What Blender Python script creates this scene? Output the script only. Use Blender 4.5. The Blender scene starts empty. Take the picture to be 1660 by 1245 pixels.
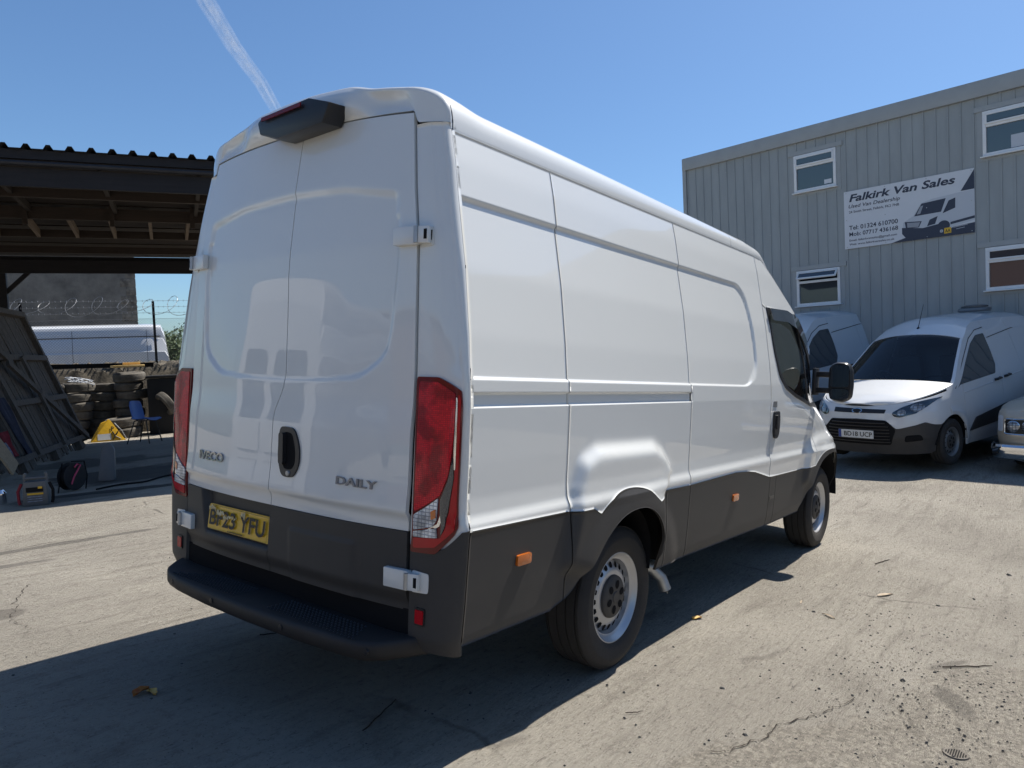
import bpy, bmesh, math, random
import numpy as np
from mathutils import Vector, Matrix
from mathutils.geometry import delaunay_2d_cdt
rnd = random.Random(7)
PI = math.pi
S = bpy.context.scene
COL = S.collection
# ---------------------------------------------------------------- camera, world, sun, exposure
cam_d = bpy.data.cameras.new('camera'); cam = bpy.data.objects.new('camera', cam_d); COL.objects.link(cam)
cam_d.sensor_width = 36; cam_d.lens = 1192.12/1660*36; cam_d.clip_end = 5000; cam_d.clip_start = .05
yw, pt, ro = [math.radians(v) for v in (37.61794503, -0.77861371, 1.73690897)]
fw = Vector((math.cos(yw)*math.cos(pt), math.sin(yw)*math.cos(pt), math.sin(pt)))
rt = fw.cross(Vector((0, 0, 1))).normalized(); up = rt.cross(fw)
r2 = rt*math.cos(ro)+up*math.sin(ro); u2 = up*math.cos(ro)-rt*math.sin(ro)
cm = Matrix.Identity(4)
for i in range(3):
    cm[i][0] = r2[i]; cm[i][1] = u2[i]; cm[i][2] = -fw[i]
cm.translation = Vector((-1.8705854, -2.67749271, 1.42147256))
cam.matrix_world = cm; S.camera = cam
SUNV = Vector((.60, -.13, 1)).normalized()
wd = bpy.data.worlds.new("World"); S.world = wd; wd.use_nodes = True
nt = wd.node_tree; nt.nodes.clear()
sky = nt.nodes.new('ShaderNodeTexSky'); sky.sky_type = 'NISHITA'; sky.sun_disc = False
sky.sun_elevation = math.asin(SUNV.z); sky.sun_rotation = math.atan2(SUNV.x, SUNV.y)
sky.altitude = 50; sky.air_density = 1.0; sky.dust_density = .7; sky.ozone_density = 2.2
bg = nt.nodes.new('ShaderNodeBackground'); bg.inputs['Strength'].default_value = .073
wo = nt.nodes.new('ShaderNodeOutputWorld')
gr = nt.nodes.new('ShaderNodeMixRGB'); gr.blend_type = 'MULTIPLY'; gr.inputs['Fac'].default_value = 1; gr.inputs['Color2'].default_value = (.79, 1.01, 1.20, 1)   # colour of this clear northern sky
nt.links.new(sky.outputs[0], gr.inputs['Color1']); nt.links.new(gr.outputs[0], bg.inputs[0]); nt.links.new(bg.outputs[0], wo.inputs[0])
sl = bpy.data.lights.new('sun', 'SUN'); sl.energy = 5.0; sl.angle = math.radians(.53); sl.color = (1, .945, .86)
so = bpy.data.objects.new('sun', sl); COL.objects.link(so); so.rotation_euler = SUNV.to_track_quat('Z', 'Y').to_euler()
so.location = (0, 0, 30)
S.view_settings.view_transform = 'Standard'; S.view_settings.look = 'None'
S.view_settings.exposure = 0.62; S.view_settings.gamma = 1; S.view_settings.use_curve_mapping = False

# ---------------------------------------------------------------- materials
def nodes(m): return m.node_tree.nodes, m.node_tree.links
def mat(name, col, rough=.5, metal=0., coat=0., coat_r=.03, var=.0, vscale=8., bump=0., bscale=60., col2=None, detail=5., spec=.5, trans=0., ior=1.45, alpha=1., streak=None):
    m = bpy.data.materials.new(name); m.use_nodes = True
    N, L = nodes(m); b = N['Principled BSDF']
    b.inputs['Base Color'].default_value = (*col, 1); b.inputs['Roughness'].default_value = rough
    b.inputs['Metallic'].default_value = metal; b.inputs['Coat Weight'].default_value = coat
    b.inputs['Coat Roughness'].default_value = coat_r; b.inputs['Specular IOR Level'].default_value = spec
    b.inputs['Transmission Weight'].default_value = trans; b.inputs['IOR'].default_value = ior; b.inputs['Alpha'].default_value = alpha
    tc = N.new('ShaderNodeTexCoord'); src = tc.outputs['Object']
    if streak:
        mp = N.new('ShaderNodeMapping'); mp.inputs['Scale'].default_value = streak; L.new(src, mp.inputs[0]); src = mp.outputs[0]
    if var > 0 or col2:
        n = N.new('ShaderNodeTexNoise'); n.inputs['Scale'].default_value = vscale; n.inputs['Detail'].default_value = detail; n.inputs['Roughness'].default_value = .65
        L.new(src, n.inputs[0])
        cr = N.new('ShaderNodeValToRGB'); L.new(n.outputs[0], cr.inputs[0])
        cr.color_ramp.elements[0].position = .3; cr.color_ramp.elements[1].position = .72
        c2 = col2 if col2 else tuple(min(1, c*(1+var)) for c in col)
        c1 = col if col2 else tuple(c*(1-var) for c in col)
        cr.color_ramp.elements[0].color = (*c1, 1); cr.color_ramp.elements[1].color = (*c2, 1)
        L.new(cr.outputs[0], b.inputs['Base Color'])
    if bump > 0:
        n = N.new('ShaderNodeTexNoise'); n.inputs['Scale'].default_value = bscale; n.inputs['Detail'].default_value = 4
        L.new(src, n.inputs[0]); bp = N.new('ShaderNodeBump'); bp.inputs['Strength'].default_value = bump; bp.inputs['Distance'].default_value = .01
        L.new(n.outputs[0], bp.inputs['Height']); L.new(bp.outputs[0], b.inputs['Normal'])
    return m
def grime(m, dirt=(.35, .3, .24), zlo=.2, zhi=1.1, amt=.25):
    # dust that has settled in specks over the paint, thicker low down where wheels throw it
    N, L = nodes(m); b = N['Principled BSDF']; tc = N.new('ShaderNodeTexCoord')
    n = N.new('ShaderNodeTexNoise'); n.inputs['Scale'].default_value = 3.5; n.inputs['Detail'].default_value = 9; n.inputs['Roughness'].default_value = .7
    L.new(tc.outputs['Object'], n.inputs[0])
    sx = N.new('ShaderNodeSeparateXYZ'); L.new(tc.outputs['Object'], sx.inputs[0])
    mr = N.new('ShaderNodeMapRange'); mr.inputs['From Min'].default_value = zhi; mr.inputs['From Max'].default_value = zlo; mr.inputs['To Min'].default_value = .12; mr.inputs['To Max'].default_value = 1.
    L.new(sx.outputs[2], mr.inputs[0])
    mu = N.new('ShaderNodeMath'); mu.operation = 'MULTIPLY'; L.new(mr.outputs[0], mu.inputs[0]); L.new(n.outputs[0], mu.inputs[1])
    m2 = N.new('ShaderNodeMath'); m2.operation = 'MULTIPLY'; m2.inputs[1].default_value = amt; L.new(mu.outputs[0], m2.inputs[0])
    mx = N.new('ShaderNodeMixRGB'); mx.inputs['Color2'].default_value = (*dirt, 1); L.new(m2.outputs[0], mx.inputs['Fac'])
    if b.inputs['Base Color'].is_linked: L.new(b.inputs['Base Color'].links[0].from_socket, mx.inputs['Color1'])
    else: mx.inputs['Color1'].default_value = b.inputs['Base Color'].default_value
    L.new(mx.outputs[0], b.inputs['Base Color'])
    ma = N.new('ShaderNodeMath'); ma.operation = 'MULTIPLY_ADD'; ma.inputs[1].default_value = .5; ma.inputs[2].default_value = b.inputs['Roughness'].default_value
    L.new(m2.outputs[0], ma.inputs[0]); L.new(ma.outputs[0], b.inputs['Roughness'])
    return m
M = {}
M['paint'] = grime(mat('white_paint', (.66, .67, .655), .35, coat=1., coat_r=.012), amt=.14)
M['paint2'] = grime(mat('white_paint_dusty', (.62, .635, .65), .4, coat=.8, coat_r=.05), amt=.35)
M['gold'] = grime(mat('champagne_paint', (.55, .47, .36), .35, metal=.3, coat=1., coat_r=.04), amt=.3)
M['trim'] = grime(mat('grey_black_plastic', (.029, .029, .030), .48, bump=.12, bscale=900, spec=.4), dirt=(.22, .19, .16), amt=.3)
M['steptrim'] = grime(mat('step_plastic', (.016, .016, .017), .5, bump=.12, bscale=900, spec=.35), dirt=(.12, .10, .085), amt=.3)
M['black'] = mat('black_plastic', (.018, .018, .02), .35, spec=.5)
M['matblack'] = mat('matt_black', (.012, .012, .013), .85, spec=.1)
M['under'] = mat('underbody', (.02, .019, .018), .9, var=.4, vscale=6, spec=.1)
M['seal'] = mat('rubber_seal', (.01, .01, .01), .6)
M['chrome'] = mat('chrome', (.75, .76, .78), .08, metal=1)
def thin_glass(name, tint, refl=.06):
    m = bpy.data.materials.new(name); m.use_nodes = True; N, L = nodes(m); N.clear()
    o = N.new('ShaderNodeOutputMaterial'); tr = N.new('ShaderNodeBsdfTransparent'); tr.inputs[0].default_value = (*tint, 1)
    gl = N.new('ShaderNodeBsdfGlossy'); gl.inputs['Roughness'].default_value = .01; fr = N.new('ShaderNodeFresnel'); fr.inputs[0].default_value = 1.5
    mx = N.new('ShaderNodeMixShader'); L.new(fr.outputs[0], mx.inputs[0]); L.new(tr.outputs[0], mx.inputs[1]); L.new(gl.outputs[0], mx.inputs[2]); L.new(mx.outputs[0], o.inputs[0]); return m
M['badge'] = mat('badge_chrome', (.30, .31, .33), .12, metal=1)
M['glass'] = thin_glass('car_glass', (.62, .70, .70))
M['vglass'] = thin_glass('windscreen_glass', (.55, .62, .66))
M['tint'] = mat('dark_glass', (.022, .030, .042), .04, coat=1., coat_r=.01, spec=.8)
M['tyre'] = grime(mat('tyre_rubber', (.016, .016, .017), .7, bump=.3, bscale=150, spec=.3), dirt=(.2, .175, .15), zlo=-.4, zhi=.9, amt=.35)
M['tyre_old'] = mat('old_tyre_rubber', (.06, .056, .05), .85, var=.35, vscale=5, bump=.5, bscale=60, col2=(.17, .155, .135), spec=.2)
M['steel'] = grime(mat('wheel_steel', (.50, .51, .53), .32, metal=.65, var=.05), zlo=-.3, zhi=.8, amt=.3)
M['greysteel'] = mat('dull_wheel_steel', (.2, .205, .21), .45, metal=.5)
M['zinc'] = mat('galvanised_steel', (.42, .43, .44), .45, metal=.8, var=.15, vscale=20)
M['red'] = mat('red_lens', (.42, .006, .012), .1)
M['darkred'] = mat('dark_red_lens', (.13, .003, .005), .1)
M['amber'] = mat('amber_lens', (.55, .13, .01), .12, coat=1.)
M['plate_y'] = mat('yellow_plate', (.70, .41, .01), .35, coat=.3)
M['plate_w'] = mat('white_plate', (.62, .62, .6), .35)
M['ink'] = mat('black_ink', (.012, .012, .012), .5)
M['blue'] = mat('blue_print', (.03, .06, .25), .5)
M['interior'] = mat('cab_interior', (.03, .03, .032), .8)
M['greyp2'] = mat('grey_bulkhead', (.24, .25, .27), .7); M['interior2'] = mat('dark_cabin_trim', (.09, .094, .10), .7)
M['ply'] = mat('yellow_ply', (.62, .42, .17), .7, var=.2, vscale=10)
M['tape'] = mat('torn_film', (.62, .52, .30), .35, var=.25, vscale=30)
def lens(name, c1, c2, s=90., rough=.1, metal=0.):
    m = mat(name, c1, rough, metal=metal); N, L = nodes(m); b = N['Principled BSDF']
    tc = N.new('ShaderNodeTexCoord'); br = N.new('ShaderNodeTexBrick'); br.inputs['Scale'].default_value = s
    br.offset = 0; br.inputs['Brick Width'].default_value = 1.; br.inputs['Row Height'].default_value = .8; br.inputs['Mortar Size'].default_value = .12; br.inputs['Mortar Smooth'].default_value = .6
    br.inputs['Color1'].default_value = (*c1, 1); br.inputs['Color2'].default_value = (*[v*.7 for v in c1], 1); br.inputs['Mortar'].default_value = (*c2, 1)
    cb = N.new('ShaderNodeCombineXYZ'); sp = N.new('ShaderNodeSeparateXYZ'); L.new(tc.outputs['Object'], sp.inputs[0])
    L.new(sp.outputs[1], cb.inputs[0]); L.new(sp.outputs[2], cb.inputs[1]); L.new(cb.outputs[0], br.inputs['Vector'])
    n = N.new('ShaderNodeTexNoise'); n.inputs['Scale'].default_value = 14; n.inputs['Detail'].default_value = 2; L.new(tc.outputs['Object'], n.inputs[0])
    cr = N.new('ShaderNodeValToRGB'); cr.color_ramp.elements[0].position = .42; cr.color_ramp.elements[1].position = .56
    cr.color_ramp.elements[0].color = (.5, .5, .5, 1); L.new(n.outputs[0], cr.inputs[0])
    mx = N.new('ShaderNodeMixRGB'); mx.blend_type = 'MULTIPLY'; mx.inputs['Fac'].default_value = 1; L.new(br.outputs['Color'], mx.inputs['Color1']); L.new(cr.outputs[0], mx.inputs['Color2'])
    L.new(mx.outputs[0], b.inputs['Base Color'])
    bp = N.new('ShaderNodeBump'); bp.inputs['Strength'].default_value = .5; bp.inputs['Distance'].default_value = .004; L.new(br.outputs['Fac'], bp.inputs['Height']); L.new(bp.outputs[0], b.inputs['Normal'])
    return m
M['redlens'] = lens('faceted_red_lens', (.75, .012, .025), (.45, .008, .016), 110)
M['clearlens'] = lens('faceted_clear_lens', (.85, .88, .92), (.35, .37, .40), 60, .12, .3)
M['headlens'] = lens('headlamp_lens', (.5, .52, .55), (.12, .13, .14), 26, .1, .5)

# ---------------------------------------------------------------- mesh helpers
class B:
    def __init__(s): s.v = []; s.f = []
    def add(s, v, f):
        n = len(s.v); s.v += [tuple(map(float, p)) for p in v]; s.f += [tuple(i+n for i in q) for q in f]; return s
    def box(s, c, d, rot=None, taper=None):
        v = []
        for z in (-.5, .5):
            for x, y in ((-.5, -.5), (.5, -.5), (.5, .5), (-.5, .5)):
                k = taper if (taper and z > 0) else 1
                p = Vector((x*d[0]*k, y*d[1]*k, z*d[2]))
                if rot is not None: p = rot @ p
                v.append(p+Vector(c))
        return s.add(v, [(3, 2, 1, 0), (4, 5, 6, 7), (0, 1, 5, 4), (1, 2, 6, 5), (2, 3, 7, 6), (3, 0, 4, 7)])
    def beam(s, a, b, w, h, upv=(0, 0, 1)):
        a = Vector(a); b = Vector(b); d = (b-a); l = d.length; d.normalize(); y = Vector(upv).cross(d)
        if y.length < 1e-4: y = Vector((1, 0, 0)).cross(d)
        y.normalize(); z = d.cross(y); R = Matrix((d, y, z)).transposed()
        return s.box((a+b)/2, (l, w, h), R)
    def tube(s, pts, r, n=8, cap=True):
        pts = [Vector(p) for p in pts]; v = []; f = []
        rr = r if isinstance(r, (list, tuple)) else [r]*len(pts)
        prev = None
        for i, p in enumerate(pts):
            d = (pts[min(i+1, len(pts)-1)]-pts[max(i-1, 0)]).normalized()
            a = prev if prev is not None else (Vector((0, 0, 1)) if abs(d.z) < .9 else Vector((1, 0, 0)))
            x = (a-d*a.dot(d))
            if x.length < 1e-5: x = d.orthogonal()
            x.normalize(); y = d.cross(x); prev = x
            for k in range(n):
                t = 2*PI*k/n; v.append(p+(x*math.cos(t)+y*math.sin(t))*rr[i])
        for i in range(len(pts)-1):
            for k in range(n): f.append((i*n+k, i*n+(k+1) % n, (i+1)*n+(k+1) % n, (i+1)*n+k))
        if cap: f.append(tuple(range(n))[::-1]); f.append(tuple((len(pts)-1)*n+k for k in range(n)))
        return s.add(v, f)
    def lathe(s, prof, n=48, axis=(0, 1, 0), c=(0, 0, 0), close=False):
        # prof: (radius, along axis)
        ax = Vector(axis).normalized(); x = ax.orthogonal().normalized(); y = ax.cross(x); v = []; f = []; m = len(prof)
        for k in range(n):
            t = 2*PI*k/n; dr = x*math.cos(t)+y*math.sin(t)
            for r, h in prof: v.append(Vector(c)+dr*r+ax*h)
        for k in range(n):
            for i in range(m if close else m-1):
                a = k*m+i; b = k*m+(i+1) % m; k2 = (k+1) % n
                f.append((a, b, k2*m+(i+1) % m, k2*m+i))
        return s.add(v, f)
    def prism(s, poly, fn0, fn1):
        n = len(poly); v = [fn0(*p) for p in poly]+[fn1(*p) for p in poly]
        f = [tuple(range(n))[::-1], tuple(range(n, 2*n))]+[(i, (i+1) % n, n+(i+1) % n, n+i) for i in range(n)]
        return s.add(v, f)
    def build(s, name, m, parent=None, smooth=True, ang=35, bevel=0.):
        me = bpy.data.meshes.new(name); me.from_pydata(s.v, [], s.f); me.validate(clean_customdata=False)
        return finish(name, me, m, parent, smooth, ang, bevel)
def finish(name, me, m, parent=None, smooth=True, ang=35, bevel=0.):
    bm = bmesh.new(); bm.from_mesh(me); bmesh.ops.recalc_face_normals(bm, faces=bm.faces)
    if bevel:
        es = [e for e in bm.edges if e.is_manifold and e.calc_face_angle(0) > .5]
        bmesh.ops.bevel(bm, geom=es, offset=bevel, segments=2, affect='EDGES', profile=.6, clamp_overlap=True)
    bm.to_mesh(me); bm.free(); me.materials.append(m)
    if smooth:
        me.shade_smooth(); me.set_sharp_from_angle(angle=math.radians(ang))
    o = bpy.data.objects.new(name, me); COL.objects.link(o)
    if parent is not None: o.parent = parent
    return o
def grid(name, Pa, m, parent=None, skirt=None, smooth=True, ang=60, mask=None):
    # Pa: (nu, nv, 3) array of points
    nu, nv = Pa.shape[:2]; v = Pa.reshape(-1, 3); idx = np.arange(nu*nv).reshape(nu, nv)
    q = np.stack([idx[:-1, :-1], idx[1:, :-1], idx[1:, 1:], idx[:-1, 1:]], -1).reshape(-1, 4)
    if mask is not None: q = q[mask.reshape(-1)]
    vs = v.tolist(); fs = q.tolist()
    if skirt is not None:
        ring = list(idx[:, 0])+list(idx[-1, 1:])+list(idx[::-1, -1][1:])+list(idx[0, ::-1][1:-1])
        n0 = len(vs); k = len(ring)
        for i in ring: vs.append([v[i][j]+skirt[j] for j in range(3)])
        for i in range(k): fs.append([int(ring[i]), int(ring[(i+1) % k]), n0+(i+1) % k, n0+i])
    me = bpy.data.meshes.new(name); me.from_pydata(vs, [], fs)
    me.materials.append(m)
    if smooth: me.shade_smooth(); me.set_sharp_from_angle(angle=math.radians(ang))
    o = bpy.data.objects.new(name, me); COL.objects.link(o)
    if parent is not None: o.parent = parent
    return o
def rp(poly, r, n=4):
    out = []; k = len(poly)
    for i in range(k):
        p = Vector(poly[i]); a = Vector(poly[i-1]); b = Vector(poly[(i+1) % k])
        ra = min(r, (a-p).length*.45, (b-p).length*.45); A = p+(a-p).normalized()*ra; Bq = p+(b-p).normalized()*ra
        for j in range(n+1):
            t = j/n; out.append(tuple((1-t)**2*A+2*t*(1-t)*p+t*t*Bq))
    return out
def inside(poly, x, y):
    c = False; n = len(poly)
    for i in range(n):
        x1, y1 = poly[i]; x2, y2 = poly[i-1]
        if (y1 > y) != (y2 > y) and x < (x2-x1)*(y-y1)/(y2-y1)+x1: c = not c
    return c
def patch(name, poly, fn, off, m, parent=None, h=.05, depth=.01, smooth=True, dome=0., b=None):
    # a sheet bounded by poly laid on the surface fn(u, v), raised by off, with a skirt going back by depth
    us = [p[0] for p in poly]; vv = [p[1] for p in poly]
    pts = []; n = len(poly)
    for i in range(n):
        a = Vector(poly[i]); c = Vector(poly[(i+1) % n]); k = max(1, int((c-a).length/h))
        for j in range(k): pts.append(a+(c-a)*j/k)
    nb = len(pts); edges = [(i, (i+1) % nb) for i in range(nb)]
    u = min(us)+h/2
    while u < max(us):
        w = min(vv)+h/2
        while w < max(vv):
            if inside(poly, u, w) and min((Vector((u, w))-p).length for p in pts[:nb]) > h*.35: pts.append(Vector((u, w)))
            w += h
        u += h
    V, E, F = delaunay_2d_cdt([Vector((p[0], p[1])) for p in pts], edges, [], 1, 1e-6)[:3]
    def pos(u, w):
        p = Vector(fn(u, w)); e = 1e-3; du = Vector(fn(u+e, w))-p; dv = Vector(fn(u, w+e))-p; nn = du.cross(dv); 
        nn = nn.normalized() if nn.length > 1e-12 else Vector((0, 0, 1))
        return p, nn
    vs = []; ns = []
    cu, cv = sum(us)/len(us), sum(vv)/len(vv)
    ru = (max(us)-min(us))/2+1e-6; rv = (max(vv)-min(vv))/2+1e-6
    for p in V:
        q, nn = pos(p[0], p[1]); dm = dome*max(0, 1-((p[0]-cu)/ru)**2)*max(0, 1-((p[1]-cv)/rv)**2) if dome else 0
        vs.append(q+nn*(off+dm)); ns.append(nn)
    fs = [tuple(f) for f in F]
    ec = {}
    for f in fs:
        for i in range(len(f)):
            e = (f[i], f[(i+1) % len(f)]); k = tuple(sorted(e)); ec.setdefault(k, []).append(e)
    bd = [es[0] for es in ec.values() if len(es) == 1]
    mp = {}
    for a, c in bd:
        for q in (a, c):
            if q not in mp: mp[q] = len(vs); vs.append(vs[q]-ns[q]*depth)
    for a, c in bd: fs.append((c, a, mp[a], mp[c]))
    if b is not None: b.add(vs, fs); return b
    me = bpy.data.meshes.new(name); me.from_pydata([tuple(p) for p in vs], [], fs); me.materials.append(m)
    if smooth: me.shade_smooth(); me.set_sharp_from_angle(angle=math.radians(40))
    o = bpy.data.objects.new(name, me); COL.objects.link(o)
    if parent is not None: o.parent = parent
    return o
_tc = {}
def text_geo(s, size=1., shear=0., bold=0., spacing=1.):
    k = (s, size, shear, bold, spacing)
    if k in _tc: return _tc[k]
    c = bpy.data.curves.new('t', 'FONT'); c.body = s; c.size = size; c.shear = shear; c.offset = bold*size; c.space_character = spacing; c.resolution_u = 3
    o = bpy.data.objects.new('t', c); COL.objects.link(o)
    me = bpy.data.meshes.new_from_object(o.evaluated_get(bpy.context.evaluated_depsgraph_get()))
    v = [(p.co.x, p.co.y) for p in me.vertices]; f = [tuple(p.vertices) for p in me.polygons]
    bpy.data.objects.remove(o); bpy.data.curves.remove(c); bpy.data.meshes.remove(me)
    _tc[k] = (v, f); return v, f
def text(b, s, fn, x0, y0, w=None, h=1., shear=0., bold=0., spacing=1., thick=.0, back=None):
    # lay lettering on a surface: fn(u, v) -> 3D; the text spans width w and cap height h
    v, f = text_geo(s, 1., shear, bold, spacing)
    xs = [p[0] for p in v]; ys = [p[1] for p in v]; sy = h/.72 if h else 1; xm = min(xs)
    sx = w/(max(xs)-xm) if w else sy
    P = [fn(x0+(p[0]-xm)*sx, y0+p[1]*sy) for p in v]
    b.add(P, f)
    if thick:   # raised letters: side walls from boundary edges
        ec = {}
        for q in f:
            for i in range(len(q)):
                e = (q[i], q[(i+1) % len(q)]); ec.setdefault(tuple(sorted(e)), []).append(e)
        bd = [e[0] for e in ec.values() if len(e) == 1]
        Q = [Vector(back(x0+(p[0]-xm)*sx, y0+p[1]*sy)) for p in v]
        n = len(P); b.add(list(P)+Q, [(e[1], e[0], e[0]+n, e[1]+n) for e in bd])
    return b
def thing(name, label, cat, mtx=None, group=None):
    o = bpy.data.objects.new(name, None); COL.objects.link(o); o.empty_display_size = .3
    if mtx is not None: o.matrix_world = mtx
    o['label'] = label; o['category'] = cat
    if group: o['group'] = group
    return o
def tag(o, label=None, cat=None, group=None, kind=None):
    if label: o['label'] = label
    if cat: o['category'] = cat
    if group: o['group'] = group
    if kind: o['kind'] = kind
    return o
def frame(o, X, Y, Z):
    m = Matrix.Identity(4)
    for i in range(3): m[i][0] = X[i]; m[i][1] = Y[i]; m[i][2] = Z[i]
    m.translation = Vector(o); return m
def sst(t): t = np.clip(t, 0, 1); return t*t*(3-2*t)
UG = Vector((-.068, .042, 1)).normalized()      # true vertical: the yard falls away under the near van
def gz(x, y):
    x = np.asarray(x, float); y = np.asarray(y, float)
    w = sst((y-2.)/3.); a = .068*(x-1.5)-.042*(y-3)
    t = (x-7)/.4; s = .4*np.where(t > 30, t, np.log1p(np.exp(np.minimum(t, 30))))
    bq = .068*s-.042*y*sst((x-6)/3)
    return w*a+(1-w)*bq
def ipol(x, xs, ys): return np.interp(x, xs, ys)

# ---------------------------------------------------------------- ground
def make_ground():
    def axis(lo, hi, fine):
        a = list(np.arange(lo, hi+1e-6, fine)); s = fine
        while a[-1] < 900: s *= 1.25; a.append(a[-1]+s)
        s = fine
        while a[0] > -900: s *= 1.25; a.insert(0, a[0]-s)
        return np.array(a)
    xs = axis(-1.5, 14, .07); ys = axis(-4.5, 8, .07)
    X, Y = np.meshgrid(xs, ys, indexing='ij'); Z = gz(X, Y)
    Z = Z+.004*np.sin(X*2.3+1.1*np.sin(Y*1.7))*np.sin(Y*1.9+.7*np.sin(X*2.9))*(np.hypot(X-2, Y) < 12)
    P = np.stack([X, Y, Z], -1)
    m = bpy.data.materials.new('dusty_concrete'); m.use_nodes = True; N, L = nodes(m); b = N['Principled BSDF']; b.inputs['Roughness'].default_value = .92; b.inputs['Specular IOR Level'].default_value = .25
    tc = N.new('ShaderNodeTexCoord'); src = tc.outputs['Object']
    def noise(sc, det=4, rough=.6, scale3=None, rot=0, dist=0.):
        s2 = src
        if scale3:
            mp = N.new('ShaderNodeMapping'); mp.inputs['Scale'].default_value = scale3; mp.inputs['Rotation'].default_value = (0, 0, rot); L.new(src, mp.inputs[0]); s2 = mp.outputs[0]
        n = N.new('ShaderNodeTexNoise'); n.inputs['Scale'].default_value = sc; n.inputs['Detail'].default_value = det; n.inputs['Roughness'].default_value = rough; n.inputs['Distortion'].default_value = dist
        L.new(s2, n.inputs[0]); return n.outputs[0]
    def ramp(s, p0, c0, p1, c1):
        r = N.new('ShaderNodeValToRGB'); r.color_ramp.elements[0].position = p0; r.color_ramp.elements[1].position = p1
        r.color_ramp.elements[0].color = (*c0, 1) if len(c0) == 3 else c0; r.color_ramp.elements[1].color = (*c1, 1); L.new(s, r.inputs[0]); return r.outputs[0]
    def mix(a, c, f, mode='MIX', fv=None):
        x = N.new('ShaderNodeMixRGB'); x.blend_type = mode
        if fv is not None: x.inputs['Fac'].default_value = fv
        else: L.new(f, x.inputs['Fac'])
        for s, k in ((a, 'Color1'), (c, 'Color2')):
            if isinstance(s, tuple): x.inputs[k].default_value = (*s, 1)
            else: L.new(s, x.inputs[k])
        return x.outputs[0]
    W = (1, 1, 1); K = (0, 0, 0)
    base = ramp(noise(.55, 6, .6), .3, (.315, .287, .243), .7, (.48, .442, .375))
    base = mix(base, (.27, .245, .205), ramp(noise(1.3, 8, .72, dist=.6), .56, K, .70, (.75, .75, .75)))          # worn, darker patches
    base = mix(base, (.56, .52, .43), ramp(noise(3.2, 7, .7), .62, K, .74, (.55, .55, .55)))                       # dust
    base = mix(base, (.15, .135, .115), ramp(noise(7, 8, .78, (1, 5, 1), .30), .56, K, .66, (.8, .8, .8)))          # brushed streaks
    base = mix(base, (.50, .46, .39), ramp(noise(5, 5, .7, (1, 7, 1), .30), .64, K, .74, (.5, .5, .5)))
    # beyond a broken edge in the lower right the older, coarser surface shows its stones
    dt = N.new('ShaderNodeVectorMath'); dt.operation = 'DOT_PRODUCT'; dt.inputs[1].default_value = (-.39, -.92, 0); L.new(src, dt.inputs[0])
    ea = N.new('ShaderNodeMath'); ea.operation = 'MULTIPLY_ADD'; ea.inputs[1].default_value = .9; L.new(noise(1.6, 8, .65), ea.inputs[0]); L.new(dt.outputs['Value'], ea.inputs[2])
    old = ramp(ea.outputs[0], 0, K, 1, W); old_n = old.node; old_n.color_ramp.elements[0].position = .0
    mre = N.new('ShaderNodeMapRange'); mre.inputs['From Min'].default_value = 1.62; mre.inputs['From Max'].default_value = 1.66; L.new(ea.outputs[0], mre.inputs[0]); oldm = mre.outputs[0]
    vs_ = N.new('ShaderNodeTexVoronoi'); vs_.inputs['Scale'].default_value = 70; L.new(src, vs_.inputs['Vector']); sv_ = N.new('ShaderNodeSeparateColor'); L.new(vs_.outputs['Color'], sv_.inputs[0])
    stones = ramp(sv_.outputs[0], .0, (.13, .115, .095), 1., (.48, .43, .35)); mo = N.new('ShaderNodeMath'); mo.operation = 'MULTIPLY'; mo.inputs[1].default_value = .5; L.new(oldm, mo.inputs[0])
    base = mix(base, stones, mo.outputs[0])
    # long faint tyre tracks and broom marks
    base = mix(base, (.19, .17, .14), ramp(noise(1.1, 6, .6, (1, 9, 1), .12), .54, K, .70, (.5, .5, .5)))
    base = mix(base, (.58, .54, .45), ramp(noise(.8, 7, .65, (1, 6, 1), .5), .58, K, .74, (.45, .45, .45)))
    base = mix(base, (.17, .152, .125), ramp(noise(24, 10, .82), .52, K, .64, (.55, .55, .55)))                       # pitted skin
    base = mix(base, (.60, .56, .47), ramp(noise(17, 10, .85), .56, K, .70, (.35, .35, .35)))
    base = mix(base, (.07, .062, .055), ramp(noise(75, 3, .6), .64, K, .70, (.8, .8, .8)))                           # dark grains
    base = mix(base, (.62, .58, .50), ramp(noise(105, 3, .6), .64, K, .72, (.7, .7, .7)))                            # pale grains
    # cracks
    vo = N.new('ShaderNodeTexVoronoi'); vo.feature = 'DISTANCE_TO_EDGE'; vo.inputs['Scale'].default_value = .42
    wv = N.new('ShaderNodeTexNoise'); wv.inputs['Scale'].default_value = 2.2; wv.inputs['Detail'].default_value = 7; L.new(src, wv.inputs[0])
    va = N.new('ShaderNodeVectorMath'); va.operation = 'MULTIPLY_ADD'; L.new(wv.outputs['Color'], va.inputs[0]); va.inputs[1].default_value = (.35, .35, 0); L.new(src, va.inputs[2]); L.new(va.outputs[0], vo.inputs['Vector'])
    cm_ = ramp(noise(.7, 3), .56, K, .62, (.42, .42, .42))
    crack = mix(K, ramp(vo.outputs['Distance'], .003, W, .010, K), cm_)
    base = mix(base, (.06, .052, .045), crack)
    # dark stains with shapes of their own: oil in the lean-to, patches at the edge of a repair
    geo = N.new('ShaderNodeSeparateXYZ'); L.new(src, geo.inputs[0])
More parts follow.
